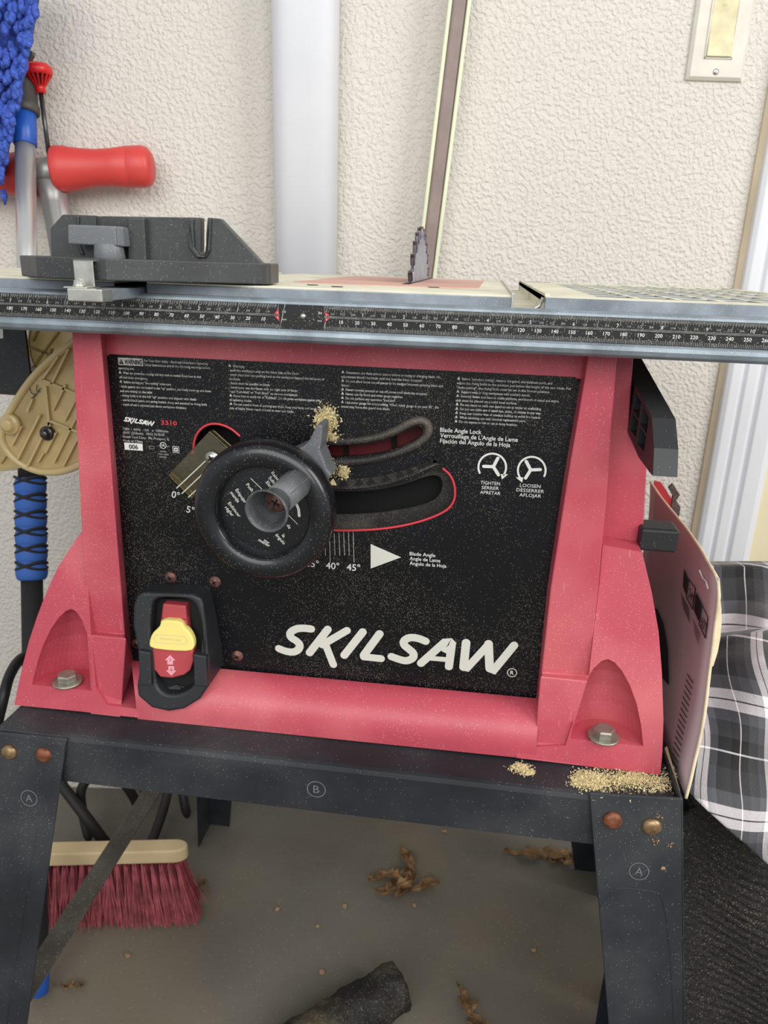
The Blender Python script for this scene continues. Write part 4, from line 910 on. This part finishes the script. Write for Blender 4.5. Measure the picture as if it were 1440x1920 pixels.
# pointer bracket, screw, bar
x0b, x1b = xE-bw, xE; yn = Px(190, 553, xE).y
b = MB(); zb1 = Px(190, 541, xE).z; zb1 = T-.0035; b.box(x0b, x1b, yn, .40, zb1-.0065, zb1, 'alu')
b.box(x0b-.0012, x1b+.001, yn-.0012, yn+.012, zb1-.0068, zb1+.0003, 'steel'); br = b.build('slide_bar', mg, bevel=.0006); br['label'] = 'bright metal slide bar'
b = MB(); xb0, xb1 = x0b+.004, x1b-.002; yb_ = yn+.006
pA = Py(137, 487, -.026).x; pB_ = Py(174, 487, -.026).x; zt_ = Py(155, 487, -.026).z
b.box(pA, pB_, -.0265, -.0255, zb1, zt_, 'steel'); b.box(pA, pB_, -.0265, -.012, zt_-.001, zt_, 'steel'); b.box(pA+.001, pB_+.003, -.042, -.0255, zb1, zb1+.001, 'steel'); b.build('pointer_bracket', mg, bevel=.0004)['label'] = 'bent zinc pointer bracket'
b = MB(); ps = V(((pA+pB_)/2+.001, -.035, zb1+.001)); b.lathe(ps, AZ, [(0, .0036), (.0006, .0036), (.001, .0032), (.0035, .0028), (.0045, .0012), (.0046, 0)], 'steel', 20); b.build('screw', mg)

# ================================================================== STAND
st = thing('tool_stand', 'black painted steel stand with splayed legs carrying the red table saw', 'stand', V((0, .2, 0)))
ys = -.018
def hole(p): return p
b = MB(); xL = Py(-10, 1350, ys).x; xR = Py(1275, 1490, ys).x; zl = Py(600, 1522, ys).z
zq = SZ-.0005; b.prism([V((xL, y, z)) for y, z in ((ys, zl), (ys, zq-.004), (ys+.0012, zq-.001), (ys+.004, zq), (.055, zq), (.055, zq-.002), (ys+.005, zq-.002), (ys+.002, zq-.005), (ys+.002, zl))], (xR-xL, 0, 0), 'stand'); fr1 = b.build('front_rail', st, bevel=.0004)
b = MB(); p = Py(593, 1480, ys-.0003); r = .0068
b.ribbon([(p.x+math.cos(2*PI*k/32)*r, p.z+math.sin(2*PI*k/32)*r) for k in range(33)], .0007, 'emboss', (0, ys-.0003, 0), AX, AZ)
b.text('B', p, AX, AZ, .0095, 'emboss', align='CENTER', vc=True); b.build('stamped_letter', fr1, recalc=False)
b = MB(); b.box(xL, xR, .42, .422, zl, SZ-.0005, 'stand'); b.box(xL, xR, .36, .422, SZ-.0025, SZ-.0005, 'stand'); b.build('rear_rail', st, bevel=.001)
for x0_, s in ((xL, 1), (xR, -1)):
    b = MB(); b.box(min(x0_, x0_+s*.002), max(x0_, x0_+s*.002), ys, .422, zl, SZ-.0005, 'stand'); b.box(min(x0_, x0_+s*.055), max(x0_, x0_+s*.055), ys, .422, SZ-.0026, SZ-.0006, 'stand'); b.build('side_rail', st, bevel=.001)
pl2, nl2 = tilt(SZ, ys-.0025, 0, -.088)
def PL(u, v): return PT(u, v, pl2, nl2)
def ext(p, q_, z): return p+(q_-p)*((p.z-z)/(p.z-q_.z))
zf = .0
# left leg
r0_, r1_, r2_ = PL(124, 1374), PL(122, 1400), PL(50, 1920); l0 = PL(-52, 1345); dlt = (r2_-r1_)
b = MB(); l2 = l0+V((-.006, 0, 0)); ltop = V((xL-.0005, ys-.0025, SZ-.002)); r0_.z = min(r0_.z, SZ-.001); lbot = ext(r1_, r2_, zf); lb2 = V((lbot.x-.058, lbot.y, zf))
poly = [r0_, r1_, lbot, lb2, ltop]
b.prism(poly, (0, .0022, 0), 'stand'); b.prism([ltop, lb2, lb2+V((.0022, 0, 0)), ltop+V((.0022, 0, 0))], (0, .055, 0), 'stand'); lg = b.build('leg', st, bevel=.0008)
e3 = V((0, -.0004, 0)); lsl = (V((r2_-r1_)).normalized())
def stamp(u, v, parent, txt, rr=.0066, ang=0):
    b = MB(); p = PL(u, v)+e3; ax_ = AX; az_ = (V((0, -.087/.527*-1, 1))).normalized(); az_ = V((0, (ys-.0025+.088)/SZ, 1)).normalized()
    b.ribbon([(math.cos(2*PI*k/32)*rr, math.sin(2*PI*k/32)*rr) for k in range(33)], .0006, 'emboss', p, ax_, az_); b.text(txt, p, ax_, az_, .0085, 'emboss', align='CENTER', vc=True); b.build('stamped_letter', parent, recalc=False)
stamp(55, 1496, lg, 'A')
def rivet(u, v, r, m, parent):
    b = MB(); p = PL(u, v); b.lathe(p, (0, -1, 0), [(-.001, r), (.0008, r), (.0022, r*.86), (.0034, r*.55), (.0038, 0)], m, 28); return b.build('carriage_bolt', parent)
rivet(18, 1410, .0062, 'rivet_brass', st); rivet(82, 1415, .0062, 'rivet_rust', st)
def groove(pts, parent):
    b = MB(); b.tube([PL(u, v)+V((0, .0002, 0)) for u, v in chaikin([V(p) for p in pts], 2)], .0006, 'stand', 6); b.build('pressed_panel_line', parent)
groove([(-20, 1520), (50, 1526), (68, 1530), (73, 1545), (60, 1620), (10, 1930)], lg)
# right leg
q0, q1, q2 = PL(1105, 1487), PL(1112, 1570), PL(1141, 1920); w0, w2 = PL(1281, 1498), PL(1284, 1920)
b = MB(); qb = ext(q1, q2, zf); wb_ = ext(w0, w2, zf)
b.prism([q0, q1, qb, wb_, w0], (0, .0022, 0), 'stand'); b.prism([w0, wb_, wb_-V((.0022, 0, 0)), w0-V((.0022, 0, 0))], (0, .055, 0), 'stand'); rg = b.build('leg', st, bevel=.0008)
stamp(1198, 1633, rg, 'A')
rivet(1148, 1538, .0068, 'rivet_rust', st); rivet(1222, 1550, .0068, 'rivet_brass', st)
groove([(1125, 1700), (1150, 1668), (1162, 1664), (1230, 1672), (1243, 1680), (1255, 1760), (1265, 1930)], rg)
b = MB()
random.seed(5)
for u, v, n, s in ((1228, 1578, 10, 8), (1255, 1582, 8, 7), (1242, 1628, 14, 4), (1235, 1532, 6, 5)):
    for k in range(n): b.sph(PL(u+random.gauss(0, s*.5), v+random.gauss(0, s*.35)), random.uniform(.0005, .0011), 'rivet_brass', n=6)
b.build('metal_splash', rg)
# rear legs
for sx, foot_x, top_x in ((-1, Pz(390, 1550, 0).x, xL), (1, Pz(1115, 1610, 0).x, xR)):
    yb1 = .478; b = MB(); w_ = .034
    fx = foot_x if sx < 0 else foot_x-w_
    a = [V((top_x if sx < 0 else top_x-.07, .424, SZ-.002)), V((top_x+.07 if sx < 0 else top_x, .424, SZ-.002)), V((fx+w_, yb1, .0)), V((fx, yb1, .0))]
    b.prism(a, (0, .002, 0), 'stand')
    if sx < 0: b.prism([a[0], a[3], a[3]+V((.002, 0, 0)), a[0]+V((.002, 0, 0))], (0, -.05, 0), 'stand')
    else: b.prism([a[1], a[2], a[2]-V((.002, 0, 0)), a[1]-V((.002, 0, 0))], (0, -.05, 0), 'stand')
    b.build('leg', st, bevel=.0006)
# side braces (flat bars between front and rear legs)
A0, A1 = Px(72, 1800, -.258), Px(292, 1482, -.258); dB = (A1-A0); A0e = A0-dB*.18; A1e = A1+dB*.62
zA = (A0.z+A1.z)/2; A0e.z = A1e.z = zA
b = MB(); b.prism([A0e+V((-.011, 0, 0)), A0e+V((.011, 0, 0)), A1e+V((.011, 0, 0)), A1e+V((-.011, 0, 0))], (0, 0, -.002), 'brace'); b.build('side_brace', st, bevel=.0006)['label'] = 'dusty flat steel bar between the left legs'

# ================================================================== PACKAGE (saw blade clamshell card)
pk = thing('blade_package', 'pinkish cardboard saw blade package standing on edge against the right side of the saw', 'package', V((.262, .1, SZ)))
def PX(u, v, x=.262): return Px(u, v, x)
b = MB()
near = [(1289, 1490), (1300, 1440), (1318, 1360), (1330, 1260), (1340, 1180), (1349, 1112), (1346, 1088)]
def cx(z): t = (z-SZ)/.18; return .2615+.012*math.sin(min(1, max(0, t))*PI*.9)
def PC(u, v):   # point on the slightly bulging card
    x = .262
    for _ in range(6):
        p = Px(u, v, x); x = cx(p.z)
    return Px(u, v, x)
nr = [PC(u, v) for u, v in near]; topc = [PC(u, v) for u, v in [(1335, 1068), (1312, 1028), (1285, 990), (1262, 962), (1240, 935), (1216, 900)]]
N_ = 14; rows = []
yfar = .26
zs = [SZ+.001+(nr[-1].z-SZ)*k/N_ for k in range(N_+1)]
def near_y(z):
    for a_, c_ in zip(nr, nr[1:]):
        if a_.z <= z <= c_.z: return a_.y+(c_.y-a_.y)*(z-a_.z)/max(1e-6, c_.z-a_.z)
    return nr[0].y if z < nr[0].z else nr[-1].y
for z in zs: rows.append([V((cx(z), near_y(z)+(yfar-near_y(z))*j/10, z)) for j in range(11)])
vs = b.grid(rows, 'card')
tr = [V((p.x, p.y, p.z)) for p in topc]; 
def topz(y):
    pts = sorted([(p.y, p.z) for p in [nr[-1]]+tr]); 
    if y <= pts[0][0]: return pts[0][1]
    for (a_, za), (c_, zc) in zip(pts, pts[1:]):
        if a_ <= y <= c_: return za+(zc-za)*(y-a_)/max(1e-6, c_-a_)
    return pts[-1][1]
zl_ = zs[-1]; rows2 = []
for k in range(5):
    rows2.append([V((cx(zl_), rows[-1][j].y, zl_+(max(zl_+.0002, topz(rows[-1][j].y))-zl_)*k/4)) for j in range(11)])
b.grid(rows2, 'card')
cd = b.build('card', pk, weld=True); so = cd.modifiers.new('thick', 'SOLIDIFY'); so.thickness = .0012; so.offset = 1
b = MB(); edge_ = [r_[0] for r_ in rows]+rows2[-1][1:]
b.tube(chaikin(edge_, 1), .0012, 'cardedge', 8); b.build('folded_edge', pk)['label'] = 'yellowed folded card edge'
b = MB(); b.prism([V((cx(r_[0].z)+.0008, r_[0].y+.0005, r_[0].z)) for r_ in rows[8:]]+[V((cx(r_[0].z)+.0008+.0042*math.sin(PI*min(1, .15+k/6)), r_[0].y+.002, r_[0].z)) for k, r_ in enumerate(rows[8:])][::-1], (0, .001, 0), 'cardedge'); b.build('clear_lip', pk)
b = MB()
def off(p): return V((cx(p.z)-.0016, p.y, p.z))
def cq(pts, m): b.face([off(PC(u, v)) for u, v in pts], m)
cq([(1225, 1140), (1236, 1142), (1248, 1170), (1256, 1215), (1258, 1285), (1244, 1270), (1240, 1200)], 'print')
cq([(1286, 1066), (1294, 1085), (1291, 1118), (1284, 1100)], 'print'); cq([(1309, 1110), (1319, 1132), (1315, 1168), (1305, 1145)], 'print')
def frame(pts, w=1.1):
    P3 = [off(PC(u, v)) for u, v in pts]
    for k in range(4):
        a_, c_ = P3[k], P3[(k+1) % 4]; b.tube([a_, c_], .0004, 'print', 5)
frame([(1294, 1085), (1308, 1103), (1303, 1143), (1291, 1120)]); frame([(1319, 1132), (1332, 1158), (1327, 1197), (1315, 1170)])
def ctext(tx, u0_, v0_, u1_, v1_, hv, m='print'):
    a_, c_ = off(PC(u0_, v0_)), off(PC(u1_, v1_)); ax_ = (c_-a_); w_ = ax_.length; ax_.normalize(); t_ = off(PC(u0_, v0_-hv)); h_ = abs(t_.z-a_.z); b.text(tx, a_-V((.0003, 0, 0)), ax_, AZ, h_*1.35, m, width=w_, bold=.01)
ctext('24T', 1295, 1118, 1304, 1138, 22); ctext('60T', 1318, 1172, 1328, 1190, 24)
for k in range(7):
    a_ = (1281+k*2.6-k*2, 1112+k*7); 
    if k < 6: cq([(1280+k*.9, 1112+k*5.4), (1296+k*.3, 1142+k*5.4*.9), (1296+k*.3, 1144+k*5.4*.9), (1280+k*.9, 1114+k*5.4)], 'print')
    if k < 5: cq([(1303+k*.8, 1160+k*6), (1316-k*.5, 1188+k*5.4), (1316-k*.5, 1190+k*5.4), (1303+k*.8, 1162+k*6)], 'print')
for k in range(16): 
    t = k/15; u_ = 1292-t*30; v_ = 1262+t*160
    cq([(u_, v_), (u_+12, v_+18), (u_+12, v_+21), (u_, v_+3)], 'print')
b.tube([off(PC(1316, 1070)), off(PC(1322, 1085)), off(PC(1328, 1090)), off(PC(1332, 1104))], .0006, 'white', 6)
b.build('card_print', cd, recalc=False)
rp = thing('red_package', 'small torn red package tucked behind the pinkish blade package', 'package', V((.285, .30, SZ)))
b = MB(); yr = .275; b.prism(pxy([(1228, 902), (1240, 905), (1262, 940), (1266, 968), (1250, 1010), (1222, 1000)], yr), (0, .004, 0), 'redcard'); p0 = pxy([(1240, 1000), (1262, 1000)], yr)
b.prism([V((.285, yr, SZ)), V((.335, yr, SZ)), p0[1], p0[0]], (0, .004, 0), 'redcard'); b.build('card', rp)
b = MB(); b.prism(pxy([(1254, 916), (1262, 908), (1275, 928), (1268, 938), (1276, 952), (1272, 975), (1258, 960), (1262, 930)], yr-.002), (0, .005, 0), 'tooth'); b.build('torn_flap', rp)

# ================================================================== CLOTHS right
def cloth_surface(rows_px, yf, nm, mt, uvs, nsub=3, offs=None):
    pass

def lerpk(keys, t):
    for (a, x), (c, y) in zip(keys, keys[1:]):
        if t <= c: k = (t-a)/(c-a); k = k*k*(3-2*k)*.5+k*.5; return x+(y-x)*k
    return keys[-1][1]
b = MB(); rows = []; uvr = []; nR, nCc = 90, 44
for i in range(nR+1):
    t = i/nR; v = 1064+600*t; row = []; ur = []
    yb_ = lerpk([(0, .235), (.10, .215), (.19, .198), (.215, .165), (.3, .135), (.6, .105), (1, .075)], t)
    ul = 1262 if v < 1450 else 1262+(v-1450)*1.02
    for j in range(nCc+1):
        s = j/nCc; u = ul+(1640-ul)*s; g = (u-1262)/380
        f = .007*math.sin(g*13+t*7)*min(1, t*6+.2)+.010*math.sin(g*6-t*9+1)*min(1, t*4+.2)
        if t < .2: f += .016*math.exp(-((u-1440)/40)**2-((v-1160)/35)**2)
        p = Py(u, v+6*math.sin(g*9)*(0 if t < .02 else 1), yb_-f)
        row.append(p); ur.append((g*3.0-.30*t+.05*math.sin(t*9)+.03*math.sin(t*20+g*5)+(.30 if t > .2 else .0)+.18, -(t*2.9)-(.35 if t > .2 else 0)-.10*math.sin(g*6+t*2)+.30))
    rows.append(row); uvr.append(ur)
b.grid([[p+V((0, .022, -.004)) for p in rows[0]], rows[0]], 'plaid', uv=[[(a_, c_+.06) for a_, c_ in uvr[0]], uvr[0]])
b.grid(rows, 'plaid', uv=uvr); pc_ = b.build('plaid_shirt', recalc=False, weld=True); so = pc_.modifiers.new('t', 'SOLIDIFY'); so.thickness = .0015; so.offset = -1
tag(pc_, 'black, grey and white plaid flannel cloth draped right of the saw stand', 'cloth')
b = MB(); rows = []; nR, nCc = 230, 60
mtop = Py(1345, 1520, .14).z
for i in range(nR+1):
    t = i/nR; row = []
    for j in range(nCc+1):
        s = j/nCc; x = .288+.26*s; z = mtop*(1-t)
        if t < .15: x += .035*(1-t/.15)**1.5*(1-s)
        rid = abs(math.sin((z*1.0+(x-.29)*.5+.004*math.sin(x*40))*PI/.0082))
        y = .135-.03*math.sin(min(1, t*1.3)*PI*.5)+.03*s - .0026*rid + .005*math.sin(x*60+z*20)-.035*t
        row.append(V((x, y, z)))
    rows.append(row)
b.grid(rows, 'ribmat')
b.grid([[V((p.x, p.y+.04, p.z+.002)) for p in rows[0]], rows[0]], 'ribmat')
mt = b.build('rubber_mat', recalc=False); tag(mt, 'black ribbed mat flecked with sawdust, under the plaid cloth beside the right leg', 'mat')
so = mt.modifiers.new('t', 'SOLIDIFY'); so.thickness = .006; so.offset = 1
b = MB(); rows = []
for i in range(15):
    t = i/14; rows.append([V((.288+.10*j/8, .205+.003*math.sin(t*9+j), .535-.535*t)) for j in range(9)])
b.grid(rows, 'denim'); dn_ = b.build('navy_cloth', recalc=False); so = dn_.modifiers.new('t', 'SOLIDIFY'); so.thickness = .004; so.offset = -1
tag(dn_, 'dark navy cloth in the shadow between the stand and the plaid cloth', 'cloth')
b = MB(); ztp = Py(1400, 1085, .27).z; b.box(.33, .56, .244, .30, 0, ztp-.006, 'iron'); bn = b.build('storage_bin', bevel=.006); tag(bn, 'dark bin draped by the plaid cloth right of the stand', 'bin')

# ================================================================== BROOM, FORK
br_ = thing('push_broom', 'broom head with pale wooden block and red bristles on the floor behind the left leg', 'broom', V((-.33, .28, 0)))
ra, rb = Py(358, 1603, .293), V((0, 0, 0)); lb = Py(60, 1609, .262)
dX = (ra-lb); dX.z = 0; dX.normalize(); dY = V((-dX.y, dX.x, 0)); zb0 = .098; 
c0_ = Pz(350, 1619, .098); c1_ = Pz(40, 1627, .098)
b = MB(); n = 12; pts = []
Lb = (c0_-c1_).length; dX = (c0_-c1_).normalized(); dY = V((-dX.y, dX.x, 0))
oc = c1_+dX*.0
hwid = .012
for k in range(n+1): t = -PI/2+PI*k/n; pts.append(oc+dX*(Lb-.018+math.cos(t)*.018)+dY*(hwid+math.sin(t)*hwid))
for k in range(n+1): t = PI/2+PI*k/n; pts.append(oc+dX*(.018+math.cos(t)*.018-.04)+dY*(hwid+math.sin(t)*hwid))
b.prism([V((p.x, p.y, .098)) for p in pts], (0, 0, .021), 'broomwood'); b.build('block', br_, bevel=.003, seg=3)
b = MB(); random.seed(11)
NK = 19
for r in range(4):
    for k in range(NK):
        base = oc+dX*(Lb*(k+.5)/NK-.008)+dY*(.003+r*.006); base.z = .100
        for f in range(42):
            sp = V((random.gauss(0, .0036), random.gauss(0, .0030), 0)); flare = dX*max(-.1, k/NK-.5)*.042 + dY*((r-1.5)*.005-.006)
            e_ = base+flare+dX*sp.x*1.7+dY*sp.y*1.6; e_.z = .004+random.random()*.006
            b_ = base+dX*sp.x*.22+dY*sp.y*.25; mid_ = b_.lerp(e_, .5)-dX*sp.x*.25+V((random.gauss(0, .0008), random.gauss(0, .0008), 0))
            w_ = dX*.0006
            i_ = b.mi('bristle'); v_ = [b.bm.verts.new(q) for q in (b_-w_, b_+w_, mid_+w_, e_+w_*.7, e_-w_*.7, mid_-w_)]
            f_ = b.bm.faces.new((v_[0], v_[1], v_[2], v_[5])); f_.material_index = i_; f_ = b.bm.faces.new((v_[5], v_[2], v_[3], v_[4])); f_.material_index = i_
        b.tube([base, base-V((0, 0, .025))+dX*(k/NK-.45)*.008], [.0028, .0022], 'bristle', 6)
o = b.build('bristles', br_, recalc=False); o['kind'] = 'stuff'; o['label'] = 'red bristle tufts'
# dark iron cultivator behind
cu_ = thing('garden_cultivator', 'dark iron garden cultivator with curved prongs on the floor behind the broom', 'garden tool', V((-.38, .42, 0)))
def Wf(u, v, z): return Pz(u, v, z)
b = MB(); b.tube([Wf(108, 1452, .10), Wf(118, 1475, .09), Wf(160, 1530, .055), Wf(203, 1588, .02)], .0085, 'iron', 12); b.build('socket', cu_)
for pts in ([(168, 1455, .10), (150, 1480, .08), (153, 1515, .05), (160, 1545, .03), (168, 1578, .008)], [(230, 1465, .07), (243, 1482, .05), (256, 1505, .02), (262, 1520, .008)], [(318, 1462, .07), (312, 1500, .05), (296, 1550, .03), (278, 1592, .012)], [(340, 1460, .06), (344, 1500, .035), (352, 1534, .006)]):
    b = MB(); P3 = [Wf(*p) for p in pts]; b.tube(chaikin(P3, 2), [.0075]*(len(chaikin(P3, 2))-3)+[.006, .004, .0012], 'iron', 10); b.build('prong', cu_)
b = MB(); b.tube([Wf(108, 1452, .10), Wf(168, 1455, .10), Wf(230, 1465, .07), Wf(318, 1462, .07), Wf(340, 1460, .06)], .006, 'iron', 10); b.build('crossbar', cu_)

# ================================================================== FLOOR LITTER
def leaf(nm, label, strips, seed):
    random.seed(seed); b = MB()
    for st_ in strips:
        K = []
        for (a, c) in zip(st_, st_[1:]):
            for q_ in range(4): t = q_/4; K.append(tuple(a[m]+(c[m]-a[m])*t for m in range(3)))
        K.append(st_[-1]); ph = random.random()*9
        P_ = [Pz(u+random.uniform(-2, 2), v+random.uniform(-2, 2), .006+.006*math.sin(k*.9+ph)) for k, (u, v, w) in enumerate(K)]; rows = []
        for k, p in enumerate(P_):
            d = (P_[min(k+1, len(P_)-1)]-P_[max(k-1, 0)]).normalized(); n_ = V((-d.y, d.x, 0)); wl = K[k][2]/1400*1.55*random.uniform(.6, 1.25); wr = K[k][2]/1400*1.55*random.uniform(.6, 1.25)
            rows.append([p-n_*wl+AZ*random.uniform(-.001, .008), p-n_*wl*.45-AZ*.0015, p+AZ*.001, p+n_*wr*.5-AZ*random.uniform(0, .002), p+n_*wr+AZ*random.uniform(-.001, .009)])
            for r in rows[-1]: r.z = max(.0006, r.z)
        b.grid(rows, 'leaf', smooth=False)
    o = b.build(nm, recalc=False); so = o.modifiers.new('t', 'SOLIDIFY'); so.thickness = .0005
    return tag(o, label, 'leaf', 'dry leaves under the stand')
leaf('dry_leaf', 'crumpled brown dry leaf with torn lobes in the middle of the floor under the stand', [[(748, 1590, 4), (762, 1605, 7), (772, 1630, 8), (770, 1650, 9), (740, 1668, 10)], [(688, 1652, 2), (705, 1645, 7), (730, 1640, 9), (765, 1640, 10), (775, 1650, 6)], [(705, 1670, 5), (725, 1675, 9), (745, 1658, 10), (770, 1645, 8)], [(740, 1682, 3), (760, 1670, 8), (785, 1665, 6), (805, 1662, 9), (822, 1652, 3)]], 2)
leaf('dry_leaf', 'long brown curled leaf on the floor beside the right leg', [[(945, 1595, 2), (970, 1600, 6), (1000, 1602, 11), (1035, 1598, 13), (1060, 1600, 9), (1080, 1605, 4)], [(1030, 1615, 4), (1050, 1612, 8), (1075, 1612, 8), (1083, 1606, 3)]], 4)
leaf('dry_leaf', 'reddish brown pointed leaf lying upright at the bottom edge of the photo', [[(858, 1845, 2), (866, 1868, 6), (880, 1892, 9), (892, 1918, 12), (900, 1940, 12)]], 6)
leaf('dry_leaf', 'small tan feathery leaf fragment near the blue end cap', [[(112, 1850, 1), (128, 1852, 4), (142, 1848, 5), (153, 1850, 3)]], 8)
leaf('dry_leaf', 'tiny curled tan leaf beside the right end of the red bristles', [[(368, 1672, 3), (378, 1660, 6), (386, 1650, 5)]], 9)
random.seed(21)
WH = ['wood chip nearest the middle leaf, to its lower left', 'pale wood chip just below the middle leaf', 'small reddish wood chip left of the middle leaf on the bare floor', 'pale wood chip on the left floor below the red bristles', 'lone wood chip in the right half of the floor', 'pale crumb close behind the front rail above the middle leaf', 'small chip on the floor left of the charred log', 'tiny pale chip halfway between bristles and log']
for (u, v, s), lab in zip([(646, 1699, 5), (777, 1696, 4), (519, 1703, 4), (239, 1790, 5), (1002, 1781, 4), (834, 1557, 5), (604, 1822, 4), (596, 1735, 3)], WH):
    b = MB(); p = Pz(u, v, .003); pts = []
    n_ = 6
    for k in range(n_): t = 2*PI*k/n_; r = s/1400*random.uniform(.6, 1.2); pts.append(V((p.x+math.cos(t)*r*1.3, p.y+math.sin(t)*r, .0005)))
    b.prism(pts, (random.uniform(-.001, .001), 0, .003), 'woodchip'); tag(b.build('wood_chip', bevel=.0004), lab, 'wood chip', 'wood chips on the floor')
# charred log
pa_, pb2 = Pz(745, 1850, .03), Pz(520, 1990, .03); dl_ = (pb2-pa_).normalized(); Ll = (pb2-pa_).length; b = MB(); rows = []
x_ = dl_.orthogonal().normalized(); y_ = dl_.cross(x_)
for k in range(50):
    row = []
    for j in range(48):
        t = 2*PI*j/48; p = pa_+dl_*Ll*k/49; e_ = x_*math.cos(t)+y_*math.sin(t); nz = mnoise.noise((p+e_*.03)*60)*.0035+mnoise.noise((p+e_*.03)*180)*.0015; row.append(p+e_*(.0285+nz)+dl_*(mnoise.noise(e_*4)*.004 if k == 0 else 0))
    rows.append(row)
vs = b.grid(rows, 'log', closed=True)
for r in (vs[0], vs[-1]): f = b.bm.faces.new(r); f.material_index = 0
tag(b.build('charred_log'), 'black charred log dusted with sawdust lying on the floor at the bottom of the photo', 'log')

# ================================================================== SAWDUST
def pile(nm, lab, blobs, mode, seed, size=.0007):
    random.seed(seed); b = MB(); i_ = b.mi('sawdust')
    for (u, v, su, sv, n) in blobs:
        for k in range(n):
            uu, vv = random.gauss(u, su), random.gauss(v, sv)
            if mode == 'top': p = Pz(uu, vv, SZ+.0002+abs(random.gauss(0, .0012))*max(0, 1-((uu-u)/su/2)**2))
            elif mode == 'panel': p = Py(uu, vv, YP-.0016-abs(random.gauss(0, .0012)))
            else: p = Py(uu, vv, mode)
            s = size*random.uniform(.5, 1.5); q = [p+V((random.uniform(-1, 1), random.uniform(-1, 1), random.uniform(-1, 1)))*s for _ in range(4)]
            v_ = [b.bm.verts.new(x) for x in q]
            for t in ((0, 1, 2), (0, 2, 3), (0, 3, 1), (1, 3, 2)): f = b.bm.faces.new([v_[x] for x in t]); f.material_index = i_
    o = b.build(nm); tag(o, lab, 'sawdust', kind='stuff'); return o
pile('sawdust_pile', 'golden sawdust heap on the right corner of the stand in front of the red foot', [(1098, 1460, 12, 7, 2600), (1115, 1466, 14, 7, 1600), (1180, 1462, 38, 12, 1800), (1185, 1458, 18, 5, 900), (1235, 1470, 14, 8, 400)], 'top', 1)
pile('sawdust_lump', 'small lump of sawdust on the stand rail left of the larger heap', [(976, 1440, 8, 4, 900), (990, 1448, 5, 3, 500)], 'top', 2)
pile('sawdust_clump', 'caked sawdust stuck to the black panel above the tip of the grey lock lever', [(612, 788, 9, 11, 1700), (612, 820, 10, 5, 900), (625, 826, 6, 2, 200), (600, 838, 4, 5, 200)], 'panel', 3, .0008)
pile('sawdust_clump', 'small caked sawdust clump right of the handwheel between the two slots', [(645, 885, 5, 6, 500), (630, 870, 8, 4, 120), (624, 880, 4, 10, 120)], 'panel', 4, .0007)
b = MB(); sl = [Pz(1247, 1404, SZ+.004), Pz(1256, 1450, SZ+.001), Pz(1270, 1490, SZ+.001)]
b.prism([Pz(1245, 1408, SZ+.003), Pz(1250, 1404, SZ+.003), Pz(1275, 1492, SZ+.001), Pz(1268, 1490, SZ+.001)], (0, 0, .003), 'broomwood'); tag(b.build('wood_sliver', bevel=.0004), 'thin pale wood sliver on the stand corner between the red foot and the pinkish package', 'wood sliver')

# ================================================================== LIGHT
sc = bpy.context.scene
w = bpy.data.worlds.new('world'); sc.world = w; w.use_nodes = True
bgn = w.node_tree.nodes['Background']; bgn.inputs['Color'].default_value = (.92, .96, 1, 1); bgn.inputs['Strength'].default_value = WORLD
def area(nm, loc, tgt, sx, sy, e, col=(1, 1, 1)):
    l = bpy.data.lights.new(nm, 'AREA'); l.shape = 'RECTANGLE'; l.size = sx; l.size_y = sy; l.energy = e; l.color = col
    o = bpy.data.objects.new(nm, l); C.objects.link(o); o.location = loc; o.rotation_euler = (V(tgt)-V(loc)).to_track_quat('-Z', 'Y').to_euler(); return o
for a_ in LIGHTS: area(*a_)
sc.view_settings.view_transform = 'Standard'; sc.view_settings.look = 'None'; sc.view_settings.gamma = 1; sc.view_settings.use_curve_mapping = False
sc.view_settings.exposure = EXPO
